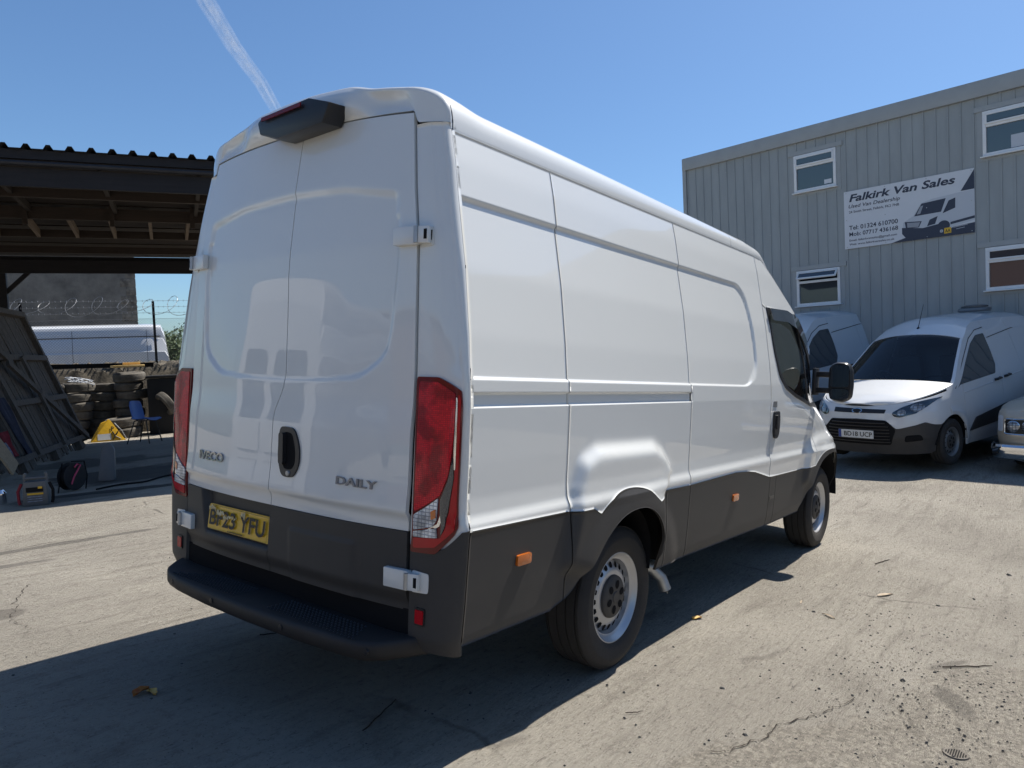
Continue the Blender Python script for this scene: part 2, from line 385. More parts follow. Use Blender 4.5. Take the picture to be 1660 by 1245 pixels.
    def blot(x, y, rx, ry, col, amt=.8, rot=0.):
        nonlocal base
        mp = N.new('ShaderNodeMapping'); mp.vector_type = 'TEXTURE'; mp.inputs['Location'].default_value = (x, y, 0); mp.inputs['Rotation'].default_value = (0, 0, rot); mp.inputs['Scale'].default_value = (rx, ry, 1e4); L.new(src, mp.inputs[0])
        ln = N.new('ShaderNodeVectorMath'); ln.operation = 'LENGTH'; L.new(mp.outputs[0], ln.inputs[0])
        ad = N.new('ShaderNodeMath'); ad.operation = 'MULTIPLY_ADD'; ad.inputs[1].default_value = 1.5; ad.inputs[2].default_value = -.75; L.new(wv.outputs[0], ad.inputs[0])
        s = N.new('ShaderNodeMath'); s.operation = 'ADD'; L.new(ln.outputs['Value'], s.inputs[0]); L.new(ad.outputs[0], s.inputs[1])
        base = mix(base, col, ramp(s.outputs[0], .7, (amt,)*3, 1.0, K))
    for x, y, rx, ry, c, a, r in [(3.2, 7.4, 1.5, .9, (.04, .04, .04), .75, -.4), (2.3, 6.2, 1.3, .14, (.03, .03, .03), .8, -.45), (3.0, 9.6, 1.6, .6, (.05, .05, .05), .6, -.5), (1.6, 6.3, .8, .25, (.05, .05, .05), .6, -.4),
                                   (.5, 3.8, .9, .10, (.13, .12, .105), .7, -.15), (-.1, 3.3, .5, .10, (.12, .11, .10), .6, -.2), (2.0, -2.28, .20, .07, (.10, .092, .082), .5, .5), (2.5, -2.2, .20, .04, (.10, .09, .08), .45, -.5), (-.35, 2.0, .12, .09, (.13, .115, .1), .5, .4)]: blot(x, y, rx, ry, c, a, r)
    L.new(base, b.inputs['Base Color'])
    b1 = N.new('ShaderNodeBump'); b1.inputs['Strength'].default_value = 1.; b1.inputs['Distance'].default_value = .02; L.new(noise(55, 7, .78), b1.inputs['Height'])
    b2 = N.new('ShaderNodeBump'); b2.inputs['Strength'].default_value = 1.; b2.inputs['Distance'].default_value = .04; L.new(noise(9, 6, .7, (1, 5, 1), .30), b2.inputs['Height']); L.new(b1.outputs[0], b2.inputs['Normal'])
    b3 = N.new('ShaderNodeBump'); b3.inputs['Strength'].default_value = .9; b3.inputs['Distance'].default_value = .02; b3.invert = True; L.new(crack, b3.inputs['Height']); L.new(b2.outputs[0], b3.inputs['Normal'])
    L.new(b3.outputs[0], b.inputs['Normal'])
    g = grid('ground', P, m); tag(g, 'dusty pale concrete yard with cracks, stains and scattered grit', kind='structure')
    return g
make_ground()

# ---------------------------------------------------------------- the near van (its own frame is the world's)
XF, LN, NN = 5.75, 1.15, 2.8
_hz = [.30, .42, .48, .60, .84, .875, .91, .97, 1.10, 1.30, 1.40, 1.55, 1.80, 2.07, 2.20, 2.32, 2.36]
_hy = [.93, .962, .975, .985, .998, 1.003, .988, .985, .988, .990, .985, .966, .925, .866, .840, .809, .800]
def hw(z): return ipol(z, _hz, _hy)
def xfr(z): return XF-.02-ipol(z, [.3, .6, .75, .95, 1.1, 1.3], [.06, 0, .02, .10, .32, .75])
REC = [(-.5, 1.40), (2.86, 1.385), (3.035, 1.50), (3.03, 1.75), (2.97, 1.98), (2.86, 2.068), (-.5, 2.075)]
BUL = [(.66, .60), (.735, .95), (.80, 1.075), (.93, 1.12), (1.48, 1.11), (1.60, 1.06), (1.735, .95), (1.60, .82), (1.62, .50), (1.3, .40)]
FBU = [(4.02, .62), (4.12, .95), (4.40, 1.02), (4.8, 1.03), (5.2, 1.0), (5.5, .9), (5.6, .7), (5.3, .5), (4.3, .5)]
def sdpoly(poly, x, z):
    # signed distance to a polygon, negative inside (numpy)
    x = np.asarray(x, float); z = np.asarray(z, float); d = np.full(x.shape, 1e9); ins = np.zeros(x.shape, bool); n = len(poly)
    for i in range(n):
        ax, az = poly[i]; bx, bz = poly[(i+1) % n]; ex, ez = bx-ax, bz-az
        t = np.clip(((x-ax)*ex+(z-az)*ez)/(ex*ex+ez*ez), 0, 1); d = np.minimum(d, np.hypot(x-ax-t*ex, z-az-t*ez))
        c = ((az > z) != (bz > z)) & (x < (bx-ax)*(z-az)/(bz-az+1e-12)+ax); ins ^= c
    return np.where(ins, -d, d)
RECs = rp(REC, .09, 4)
def blurred(poly, w, x0, x1, z0, z1, h=.01, it=5):
    # a soft swelling over a polygon, relaxed on a fine lattice so that its folds are rounded like pressed steel
    xs, zs = np.arange(x0, x1, h), np.arange(z0, z1, h); X, Z = np.meshgrid(xs, zs, indexing='ij'); F = sst(-sdpoly(poly, X, Z)/w)
    for _ in range(it):
        F[1:-1, :] = (F[:-2, :]+2*F[1:-1, :]+F[2:, :])/4; F[:, 1:-1] = (F[:, :-2]+2*F[:, 1:-1]+F[:, 2:])/4
    def f(x, z):
        u = np.clip((x-x0)/h, 0, len(xs)-1.001); v = np.clip((z-z0)/h, 0, len(zs)-1.001); i = u.astype(int); j = v.astype(int); a = u-i; c = v-j
        return (F[i, j]*(1-a)+F[i+1, j]*a)*(1-c)+(F[i, j+1]*(1-a)+F[i+1, j+1]*a)*c
    return f
_fb = blurred(BUL, .055, .5, 2.0, .2, 1.3); _ff = blurred(FBU, .08, 3.8, 5.8, .3, 1.2)
def disp(x, z, left=False):
    x = np.asarray(x, float); z = np.asarray(z, float)
    sd = sdpoly(RECs, x, z)
    wd_ = np.where(z > 1.9, .024, np.where(z < 1.44, .012, .018))
    D = -.013*sst(-sd/wd_)*np.where(x < .2, sst((x-.088)/.012), 1)
    ch = sst((z-1.297)/.006)*sst((1.352-z)/.006)*sst((1.955-x)/.01)
    D = D-.015*ch
    D = D+.042*_fb(x, z)
    D = D+.030*_ff(x, z)
    # the flare grows steadily towards the wheel opening
    D = D+.014*sst(1-(np.hypot((x-1.26)/1.12, z-.36)-.44)/.12)+.012*sst(1-(np.hypot((x-4.72)/1.12, z-.36)-.47)/.12)
    return D
def lean(z): return .055*np.clip((np.asarray(z, float)-1.42)/.90, 0, 1)     # the upper body is raked forward a little
def sidep(x, z, sg=-1):
    # point on the van's flank; beyond the shoulder of the nose the outline curls in
    x = np.asarray(x, float); z = np.asarray(z, float); xf = xfr(z)
    u = np.clip((x-(xf-LN))/LN, 0, 1); tp = (1-u**NN)**(1/NN)
    y = (hw(z)+disp(x, z))*tp
    return np.stack([x+0*y+lean(z), sg*y, z+0*y], -1)
def sfn(sg=-1): return lambda x, z: tuple(sidep(x, z, sg))
def ztop(x): return ipol(x, [0, 3.40, 3.46, 4.03, 4.45, 4.88, 5.2, 5.5, 5.7, 5.75], [2.318, 2.316, 2.295, 1.972, 1.61, 1.235, 1.13, 1.0, .86, .80])
TR = [(.084, .862), (.726, .852), (.863, .850), (.927, .820), (1.021, .862), (1.132, .886), (1.251, .888), (1.378, .862), (1.501, .806), (1.653, .842), (1.946, .838), (2.62, .848), (2.85, .835), (2.98, .82), (3.267, .762), (3.33, .758), (4.1, .752), (4.30, .76), (4.36, .80), (4.5, .862), (4.7, .875), (4.9, .865), (5.08, .81), (5.2, .70), (5.75, .70)]
def chaikin(p, k=2):
    for _ in range(k):
        q = [p[0]]
        for a_, b_ in zip(p[:-1], p[1:]): q += [(a_[0]*.75+b_[0]*.25, a_[1]*.75+b_[1]*.25), (a_[0]*.25+b_[0]*.75, a_[1]*.25+b_[1]*.75)]
        p = q+[p[-1]]
    return p
_a = [i for i, q in enumerate(TR) if q[0] == .927][0]; _b = [i for i, q in enumerate(TR) if q[0] == 1.501][0]; _c = [i for i, q in enumerate(TR) if q[0] == 4.30][0]; _d = [i for i, q in enumerate(TR) if q[0] == 5.2][0]
TR = TR[:_a]+chaikin([(.927, .820), (1.0, .868), (1.10, .902), (1.23, .908), (1.37, .884), (1.501, .806)], 3)+TR[_b+1:_c]+chaikin(TR[_c:_d+1], 3)+TR[_d+1:]
ztr = lambda x: ipol(x, [p[0] for p in TR], [p[1] for p in TR])
AR = [(.655, .45), (.78, .50), (.88, .61), (.97, .71), (1.09, .785), (1.23, .81), (1.37, .797), (1.48, .74), (1.55, .655), (1.583, .56), (1.572, .44)]
AF = [(4.05, .43), (4.18, .54), (4.30, .69), (4.42, .785), (4.60, .835), (4.85, .845), (5.03, .80), (5.16, .70), (5.23, .55), (5.24, .42)]
AR = chaikin(AR, 3); AF = chaikin(AF, 3)
def zbot(x):
    x = np.asarray(x, float)
    z = ipol(x, [0, 2, 3.4, 4.1, 5.3, 5.8], [.448, .435, .412, .415, .40, .36])
    for A_ in (AR, AF):
        a = ipol(x, [p[0] for p in A_], [p[1] for p in A_]); z = np.where((x > A_[0][0]) & (x < A_[-1][0]), np.maximum(z, a), z)
    return z
def xl(a, b, h=.012, extra=()):
    xs = set(np.linspace(a, b, max(2, int((b-a)/h)+1)).tolist())
    for e in extra:
        for d in (0,):
            if a < e+d < b: xs.add(e+d)
    return np.array(sorted(xs))
def strip(name, xs, zb, zt, m, par, sg, nz=None, zfix=None, off=0., skirt=.014):
    # flank panel between two height curves; rows above zfix are level so pressed lines stay crisp
    rows = []
    if zfix:
        base = zfix[0]
        for t in np.linspace(0, 1, nz)[:-1]: rows.append(('l', t))
        for z in zfix: rows.append(('f', z))
        rows.append(('t', 1))
    else: rows = [('l', t) for t in np.linspace(0, 1, nz)]
    Pa = np.zeros((len(xs), len(rows), 3)); b0 = zb(xs); t0 = zt(xs)
    for j, (k, v) in enumerate(rows):
        if zfix: z = b0+(zfix[0]-b0)*v if k == 'l' else (np.minimum(v, t0) if k == 'f' else t0)
        else: z = b0+(t0-b0)*v
        z = np.maximum(z, b0)
        p = sidep(xs, z, sg); p[:, 1] += sg*off; Pa[:, j] = p
    return grid(name, Pa, m, par, skirt=(0, -sg*skirt, 0) if skirt else None, ang=180)
van = thing('panel_van', 'big white high-roof panel van in the middle of the yard, seen from its rear corner', 'van')
zf = [1.15]+list(np.arange(1.17, 1.285, .02))+[1.290, 1.294, 1.297, 1.300, 1.303, 1.31, 1.34, 1.346, 1.349, 1.352, 1.356, 1.36, 1.37]+list(np.arange(1.375, 1.42, .0035))+list(np.arange(1.43, 2.02, .025))+list(np.arange(2.025, 2.085, .004))+list(np.arange(2.09, 2.31, .03))
SEAM = [.088, .722, 1.949, 3.275]
xr_ = np.linspace
def glint(a, b): return [a, b]
for sg in (-1, 1):
    e = .0018
    XS = [xl(.088+e, .722-e), xl(.722+e, 1.949-e), xl(1.949+e, 3.275-e)]
    XS = [np.unique(np.concatenate([x, np.arange(.088, .13, .003)[1:] if x[0] < .1 else []])) for x in XS]
    for i, xs in enumerate(XS):
        strip('side_panel', xs, lambda x: ztr(x)+.001, lambda x: np.full(np.shape(x), 2.316), M['paint'], van, sg, 24, zf)
    # door: bounded by the window opening; nose wing ahead of it
    wl = [(3.28, 1.95), (3.37, 1.94), (3.40, 1.85), (3.42, 1.62), (3.48, 1.47), (3.60, 1.385), (3.81, 1.325), (4.22, 1.247), (4.60, 1.235), (4.9, 1.23)]
    belt = lambda x: ipol(x, [3.27, 3.34, 3.40, 3.44, 3.50, 3.60, 3.80, 4.22, 4.9], [1.97, 1.95, 1.66, 1.54, 1.46, 1.39, 1.325, 1.25, 1.20])
    strip('front_door', xl(3.275+e, 4.30, .01), lambda x: ztr(x)+.001, lambda x: belt(x), M['paint'], van, sg, 70)
    strip('front_wing', xl(4.30+e, 5.735, .012), lambda x: np.minimum(ztr(x)+.001, ztop(x)-.02), lambda x: np.minimum(belt(x), ztop(x)), M['paint'], van, sg, 60)
    # upper quarter over the cab door
    strip('cab_side', xl(3.275+e, 4.03, .015), lambda x: np.minimum(np.maximum(belt(x)+.002, np.where(x > 3.37, 1.955, 0)), ztop(x)-.006), lambda x: ztop(x)-.004, M['paint'], van, sg, 24)
    # lower cladding in its separate pieces
    for a, b_ in [(.088, .722), (.722, 1.652), (1.652, 1.949), (1.949, 3.290), (3.290, 3.42), (3.42, 5.735)]:
        strip('side_cladding', xl(a+e, b_-e, .008), zbot, lambda x: np.maximum(ztr(x)-.002, zbot(x)+.012), M['trim'], van, sg, 26, off=.004)
# inner shell so that no light comes through the seams, and the dark well round the wheels
for sg in (-1, 1):
    xs = np.linspace(.10, 3.3, 60); zs = np.linspace(.9, 2.31, 20)
    Pa = np.array([[(x, sg*(hw(z)-.045), z) for z in zs] for x in xs]); grid('inner_panel', Pa, M['matblack'], van)
b = B(); b.box((1.75, 0, .89), (3.1, 1.72, .03)); b.box((1.7, 0, .50), (3.2, 1.0, .16)); b.box((4.0, 0, .52), (2.9, 1.1, .12)); b.box((2.6, -.62, .55), (1.5, .5, .2)); b.box((2.6, .62, .55), (1.5, .5, .2)); b.box((.40, 0, .62), (.5, 1.72, .3))
b.box((1.28, 0, .345), (.12, 1.6, .12)); b.box((4.82, 0, .345), (.12, 1.6, .12)); b.box((1.74, .0, .66), (.04, 1.84, .42)); b.box((.66, .0, .66), (.04, 1.8, .38)); b.box((5.33, 0, .6), (.04, 1.5, .4)); b.box((4.0, 0, .66), (.04, 1.8, .42)); b.box((5.5, 0, .55), (.3, 1.3, .3))
b.build('underbody', M['under'], van, smooth=False)
for x0, A_ in ((1.3, AR), (4.82, AF)):
    for sg in (-1, 1):
        b = B(); n = len(A_); v = []
        for (x, z) in A_: v += [(x, sg*.955, z), (x, sg*.62, z+.02)]
        b.add(v, [(2*i, 2*i+2, 2*i+3, 2*i+1) for i in range(n-1)]); b.add([(A_[0][0], sg*.62, .40)]+[(x, sg*.62, z+.02) for x, z in A_]+[(A_[-1][0], sg*.62, .40)], [tuple(range(n+2))])
        b.build('wheel_well', M['matblack'], van)
# roof: half section swept along the van
rs = [(y_*.953, z_) for y_, z_ in [(.849, 2.326), (.850, 2.348), (.844, 2.382), (.824, 2.418), (.785, 2.446), (.72, 2.467), (.62, 2.483), (.5, 2.498), (.3, 2.516), (.1, 2.525), (0, 2.526)]]
sec = rs+[(-y, z) for y, z in rs[::-1][1:]]
tt = np.linspace(0, 1, 70); cum = [0]
for i in range(1, len(sec)): cum.append(cum[-1]+math.dist(sec[i], sec[i-1]))
cum = np.array(cum)/cum[-1]; sy = np.interp(tt, cum, [p[0] for p in sec]); sz = np.interp(tt, cum, [p[1] for p in sec])
def smooth3(a):
    c = a.copy(); c[1:-1] = (a[:-2]+2*a[1:-1]+a[2:])/4; return c
for _ in range(2): sy = smooth3(sy); sz = smooth3(sz)
def roofsec(x):
    k = ipol(x, [3.40, 3.46, 4.03], [0, .02, .343])
    s = ipol(x, [3.2, 4.03], [1, .985])
    lo = 2.326; h = (sz-lo)*ipol(x, [.09, .16, .30, 1.0, 2.8, 3.15, 3.35, 3.46, 4.03], [1.22, 1.20, 1.04, .99, .82, .78, .62, .42, .60])
    ro_ = .008*(np.abs(np.sin(sy*11))**6)*(np.abs(sy) < .62)
    return np.stack([np.full(sy.shape, x+float(ipol(x, [3.46, 4.03], [.055, .034]))), sy*s*ipol(x, [3.2, 4.03], [1, 1.03]), lo-k+h-ro_*(x < 3.2)*(x > .4)], -1)
for a, b_, nm in ((.094, 2.842, 'roof_panel'), (2.847, 4.03, 'cab_roof')):
    Pa = np.array([roofsec(x) for x in np.linspace(a, b_, 60)]); grid(nm, Pa, M['paint'], van, skirt=(0, 0, -.02), ang=80)
# gutter seal line
for sg in (-1, 1):
    b = B(); b.tube([(x, sg*.803, 2.322) for x in np.linspace(.143, 3.47, 12)], .0065, 6)
    for xs_ in SEAM[:1]: b.tube([(.0884+float(lean(z)), sg*(float(hw(z))-.0030), z) for z in np.linspace(.87, 2.32, 160)], .0032, 6)
    b.tube([tuple(np.array(roofsec(.0925))[i]*np.array([1, 1, 1])-np.array([0, 0, .004])) for i in (range(0, 14) if sg > 0 else range(69, 55, -1))], .0026, 6); b.build('gutter_seal', M['seal'], van)
# rear header: sweeps from the roof edge down to the door top, with the raised dish over the lamp
def xdoor(y, z): return ipol(z, [.4, .84, 1.4, 1.9, 2.1, 2.4, 2.45], [-.012, -.012, .0, .012, .028, .066, .075])+.035*(abs(y)/.75)**3
def ydoor(z): return ipol(z, [.4, .83, 1.4, 1.9, 2.4], [.765, .764, .764, .748, .668])
ztd = lambda y: 2.425-.028*(abs(y)/.67)**2
# rear corner pillars
def cor(t, z, sg=-1):
    # t 0 at the door seam .. 1 at the side seam
    yd = ydoor(z)+.004; ys = hw(z); xd = xdoor(yd, z)+.004; xs = .0868+float(lean(z)); th = t*PI/2; n = 2.3
    c, s = math.cos(th)**(2/n), math.sin(th)**(2/n); fl = float(sst((z-1.405)/.03)); st_ = float(1-sst((t-.70)/.05))*fl*float(sst((t-.3)/.2))
    return (xs-(xs-xd)*c, sg*(yd+(ys-yd)*s-.010*st_), z)
nu, nv = 121, 26; Pa = np.zeros((nu, nv, 3))
for i, t in enumerate(np.linspace(0, 1, nu)):
    rs_ = roofsec(.092); ys, zs = float(np.interp(t, tt, rs_[:, 1])), float(np.interp(t, tt, rs_[:, 2])); a_ = abs(ys); q_ = math.copysign(1, ys)
    dish = float(1-sst((a_-.30)/.16)); hol = float(np.exp(-((a_-.50)/.11)**2))
    zs2 = zs+.018*dish*(zs > 2.46)
    yb = float(ipol(a_, [0, .60, .667, .752, .811], [0, .668, .690, .765, .811])); zb = float(ztd(yb)+.002) if a_ <= .60 else float(ipol(a_, [.60, .667, .752, .811], [2.401, 2.352, 2.349, 2.346]))
    zb = min(zb, zs2-.003); xb = float(xdoor(min(yb, .70), zb)) if a_ < .64 else float(cor(min(1, max(0, (yb-.668)/.14))**.8 if yb < .8 else 1., 2.34, 1)[0]); xb = min(xb, .143)-.006
    for j, s_ in enumerate(np.linspace(0, 1, nv)):
        # a tight radius at the roof edge, then an almost upright face, hollowed either side of the lamp
        rr0 = .024; k1 = min(1, s_/.3); ang_ = k1*PI/2; xx = .147-(.147-xb)*math.sin(ang_) if s_ < .3 else xb; m_ = 0 if s_ < .3 else (s_-.3)/.7
        drop = min(rr0, (zs2-zb)*.5)*(1-math.cos(ang_)); zt0 = zs2-min(rr0, (zs2-zb)*.5)
        z = zs2-drop if s_ < .3 else zt0+(zb-zt0)*m_; y = ys+(q_*yb-ys)*(m_)
        xx += .022*hol*math.sin(m_*PI)-.028*dish*math.sin(min(1, m_*1.0)*PI)**.8 if m_ > 0 else 0
        Pa[i, j] = (xx, y, z)
grid('rear_header', Pa, M['paint'], van, skirt=(.02, 0, 0), ang=50)
def cfn(sg=-1): return lambda t, z: cor(min(1, max(0, t)), z, sg)
tc_ = np.linspace(0, 1, 60)
for sg in (-1, 1):
    Pa = np.array([[cor(t, z, sg) for z in np.concatenate([np.linspace(.79, 2.30, 60), [2.325, 2.345]])] for t in tc_]); grid('corner_pillar', Pa, M['paint'], van, skirt=(.016, 0, 0), ang=180)
    Pa = np.array([[cor(t, z, sg) for z in np.linspace(.41, .86, 24)] for t in tc_]); Pa[:, :, 1] += sg*.006; Pa[:, :, 0] -= .006
    Pa[:, :6, 0] += np.linspace(.05, 0, 6)[None, :]
    # the cladding steps up outside the lamp
    Pa2 = Pa.copy()
    zt_ = ipol(tc_, [0, .25, .45, .75, 1], [.775, .775, .80, .862, .868])
    for i in range(60):
        for j in range(24):
            z = .41+(zt_[i]-.41)*j/23; p = cor(tc_[i], z, sg); Pa2[i, j] = (p[0]-.006+(.02*(1-j/3) if j < 3 else 0), p[1]+sg*.006, z)
    grid('corner_cladding', Pa2, M['trim'], van, skirt=(.016, -sg*.01, 0), ang=50)
# tail lamps wrapped round the corners
def lp(pts): return [(x, z) for x, z in pts]
for sg in (-1, 1):
    f = cfn(sg)
    q_ = 1 if sg < 0 else -1
    t = thing('tail_lamp', 'x', 'x'); del t['label']; del t['category']; t.parent = van
    full = [(.015, 1.402), (.30, 1.402), (.72, 1.355), (.74, 1.30), (.735, .905), (.62, .85), (.33, .775), (.015, .768), (.03, .84)]
    patch('lamp_housing', rp(full, .02), f, q_*.010, M['darkred'], t, h=.035, depth=q_*.03)
    patch('red_lens', rp([(.05, 1.385), (.30, 1.385), (.60, 1.345), (.58, 1.18), (.52, 1.06), (.40, .985), (.05, .915)], .02), f, q_*.013, M['redlens'], t, h=.035, depth=q_*.006)
    patch('outer_lens', rp([(.65, 1.345), (.70, 1.335), (.70, .92), (.6, .865), (.33, .80), (.05, .785), (.05, .822), (.40, .835), (.56, .93), (.63, 1.05)], .015), f, q_*.013, M['red'], t, h=.03, depth=q_*.006)
    patch('indicator_lens', rp([(.05, .905), (.38, .975), (.36, .90), (.28, .872), (.05, .850)], .01), f, q_*.0145, M['clearlens'], t, h=.03, depth=q_*.006)
    patch('reversing_lens', rp([(.05, .845), (.34, .870), (.36, .835), (.05, .825)], .008), f, q_*.0145, M['clearlens'], t, h=.03, depth=q_*.006)
    patch('dark_window', rp([(.41, .97), (.52, 1.04), (.59, 1.13), (.62, 1.05), (.54, .93), (.41, .845)], .01), f, q_*.0145, M['tint'], t, h=.03, depth=q_*.005)
    patch('chrome_strip', rp([(.615, 1.335), (.64, 1.33), (.645, 1.08), (.62, 1.08), (.60, 1.15)], .006), f, q_*.0155, M['chrome'], t, h=.03, depth=q_*.005)
    patch('amber_bulb', rp([(.28, .925), (.35, .935), (.35, .905), (.28, .895)], .006), f, q_*.018, M['amber'], t, h=.03, depth=q_*.004)
    b = B(); b.tube([f(u, z) for u, z in [(.06, .905), (.2, .925), (.36, .965), (.47, 1.03), (.56, 1.12), (.60, 1.2)]], .0065, 6); 
    b.tube([f(u, z) for u, z in [(.06, .838), (.2, .85), (.36, .88), (.5, .96), (.58, 1.03)]], .012, 6); b.build('chrome_edge', M['chrome'], t)
    # red reflector low on the corner
    patch('reflector_surround', rp([(.09, .572), (.23, .572), (.23, .508), (.09, .508)], .01), f, q_*.011, M['black'], van, h=.03, depth=q_*.02)
    patch('rear_reflector', rp([(.105, .565), (.215, .565), (.215, .515), (.105, .515)], .008), f, q_*.014, M['red'], van, h=.03, depth=q_*.01)
# rear doors
PRS = rp([(.655, 2.10), (.35, 2.152), (0, 2.168), (-.35, 2.152), (-.655, 2.10), (-.665, 1.85), (-.648, 1.58), (-.632, 1.50), (-.60, 1.455), (-.49, 1.385), (-.25, 1.366), (0, 1.362), (.25, 1.366), (.49, 1.385), (.60, 1.455), (.632, 1.50), (.648, 1.58), (.665, 1.85)], .05)
cseam = lambda z: ipol(z, [.5, .82, 1.20, 1.24, 1.34, 1.40, 1.8, 2.43], [.05, .030, .024, .018, -.028, -.034, -.012, -.03])
def rearx(y, z):
    y = np.asarray(y, float); z = np.asarray(z, float)
    sd = sdpoly(PRS, y, z); w = np.where(z > 2.0, .040, np.where(z < 1.5, .014, .014))
    D = -.011*sst(-sd/w)*(1-.6*sst((1.75-z)/.40)*sst((.56-abs(y))/.20))
    belly = -.009*sst((1.33-z)/.16)*sst((z-.885)/.02)+.004*sst((.885-z)/.02)-.006*sst((1.02-z)/.12)*sst((z-.885)/.02)
    return xdoor(y, z)-D+belly-.004
rear_fn = lambda y, z: (float(rearx(y, z)), y, z)
for sg in (-1, 1):
    for nm, z0, z1, mt, off in (('rear_door', lambda y: .834+.004*(abs(y)/.7)**2, None, 'paint', 0.), ('door_cladding', lambda y: .545+0*y, lambda y: .832+.004*(abs(y)/.7)**2, 'trim', .006)):
        nz = 140 if z1 is None else 30; ny = 72; Pa = np.zeros((ny, nz, 3))
        for j, v in enumerate(np.linspace(0, 1, nz)):
            for i, u in enumerate(np.linspace(0, 1, ny)):
                y = sg*u*.7; zb_ = z0(y); zt_ = ztd(y)-.003 if z1 is None else z1(y); z = zb_+(zt_-zb_)*v
                ys = cseam(z)+sg*.0022; ye = sg*(ydoor(z)-.003); y = ys+(ye-ys)*u
                Pa[i, j] = (0, y, z)
        X = rearx(Pa[:, :, 1], Pa[:, :, 2])-off
        if z1 is not None:
            zz = Pa[:, :, 2]; X = X+.02*sst((.62-zz)/.06)
            if sg > 0: X = X+.035*sst(-sdpoly([(.62, .90), (.02, .90), (.02, .655), (.04, .640), (.56, .640)], Pa[:, :, 1], zz)/.02)
            else: X = X+.012*sst(-sdpoly([(-.60, .66), (-.08, .66), (-.08, .755), (-.50, .755)][::-1], Pa[:, :, 1], zz)/.02)*0-.006*sst((.765-zz)/.01)*sst((abs(Pa[:, :, 1])-.1)/.02)*sst((.52-abs(Pa[:, :, 1]))/.03)
        Pa[:, :, 0] = X
        dr = grid(nm, Pa, M[mt], van, skirt=(.018, 0, 0), ang=70)
b = B(); b.box((.14, 0, 1.6), (.02, 1.50, 1.5)); b.box((.12, 0, .70), (.02, 1.7, .5)); b.box((.17, 0, 2.40), (.02, 1.30, .12)); b.build('door_backing', M['matblack'], van, smooth=False)
# recess under the doors
b = B(); b.box((.06, 0, .475), (.05, 1.56, .15)); b.build('step_recess', M['matblack'], van, smooth=False)
# step bumper
def stepx(y): return ipol(abs(y), [0, .33, .56, .67, .74, .79, .82, .835], [-.168, -.160, -.142, -.122, -.088, -.030, .02, .06])
Pa = []
prof = [(.22, .452), (.10, .452), (.016, .450), (.004, .443), (0, .43), (.0, .405), (.012, .385), (.03, .372), (.20, .365)]
for y in np.linspace(-.835, .835, 90):
    x0 = float(stepx(y)); e_ = sst((abs(y)-.66)/.17)
    Pa.append([(x0+px if px < .1 else max(x0+.03, .05+px*.3), y*(1-.0*e_), z+.012*e_*(z > .4)+.02*e_*(z < .4)) for px, z in prof])
stp = grid('rear_step', np.array(Pa), M['steptrim'], van, ang=50)
b = B()
for i in range(7):
    n = 62-2*i
    for k in range(n):
        y = -.64+(k+.5*(i % 2))*1.28/62+i*.0103; x = -.118+i*.019
        if abs(y) > .12-.0: 
            b.add([(x-.007, y, .4525), (x, y-.008, .4525), (x+.007, y, .4525), (x, y+.008, .4525), (x, y, .458)], [(0, 1, 4), (1, 2, 4), (2, 3, 4), (3, 0, 4)])
tag(b.build('tread_studs', M['black'], van, smooth=False), kind='stuff')
for y in (-.70, -.27, .22, .60):
    b = B(); b.lathe([(0, -.004), (.011, -.003), (.012, .01)], 16, axis=(1, 0, 0), c=(float(stepx(y))-.001, y, .418)); b.build('parking_sensor', M['black'], stp)
# hinges: a painted leaf on the door, a block on the pillar
for sg in (-1, 1):
    for zc, big in ((1.915, 0), (.665, 1)):
        h_ = B(); L_ = .115; yd = ydoor(zc); x = float(rearx(sg*(yd-.05), zc))-.012
        h_.box((x, sg*(yd-.035), zc), (.028, L_, .068 if not big else .072), Matrix.Rotation(sg*-.10, 3, 'Z')); hb = h_.build('hinge_leaf', M['paint'], van, bevel=.006)
        p = cor(.12, zc, sg); h_ = B(); h_.box((p[0]-.016, sg*(yd+.045), zc), (.035, .045, .062), Matrix.Rotation(sg*-.25, 3, 'Z')); h_.build('hinge_block', M['paint'], van, bevel=.005)
        h_ = B(); h_.tube([(x-.012, sg*(yd+.022), zc-.03), (x-.012, sg*(yd+.022), zc+.03)], .009, 10); h_.build('hinge_pin', M['zinc'], hb)
        h_ = B(); h_.box((p[0]-.012, sg*(yd+.058), zc), (.04, .016, .036)); h_.build('hinge_slot', M['matblack'], hb, smooth=False)
        f = cfn(sg); q_ = 1 if sg < 0 else -1; patch('hinge_plate', rp([(.04, zc+.038), (.26, zc+.034), (.26, zc-.036), (.04, zc-.042)], .02), f, q_*(.009 if big else .004), M['paint'], van, h=.05, depth=q_*.01)
# rear door handle in its oval bowl
def Rf(o): return lambda y, z: (float(rearx(y, z))-o, y, z)
ho = rp([(-.040, 1.176), (-.135, 1.172), (-.172, 1.10), (-.176, 1.03), (-.140, .967), (-.060, .968), (-.030, 1.04), (-.032, 1.12)], .03)
h = patch('door_handle', ho, Rf(0), -.001, M['black'], van, h=.02, depth=.02, dome=0) if False else None
def pz(poly, o, m, name, par, depth=.01, h=.03, fn=rear_fn, dome=0.):
    # patches on the rear face: orientation of (y, z) gives an inward normal, so raise with a negative offset
    return patch(name, poly, fn, -o, m, par, h=h, depth=-depth, dome=-dome)
hd = pz(ho, .008, M['black'], 'door_handle', van, .03, .015)
pz(rp([(-.070, 1.155), (-.125, 1.150), (-.150, 1.08), (-.150, 1.03), (-.130, 1.0), (-.075, 1.0), (-.055, 1.05), (-.056, 1.11)], .02), .0085, M['matblack'], 'handle_hollow', hd, .004, .02)
pz(rp([(-.055, 1.15), (-.085, 1.15), (-.09, 1.02), (-.06, 1.02)], .012), .026, M['black'], 'pull_grip', hd, .02, .02)
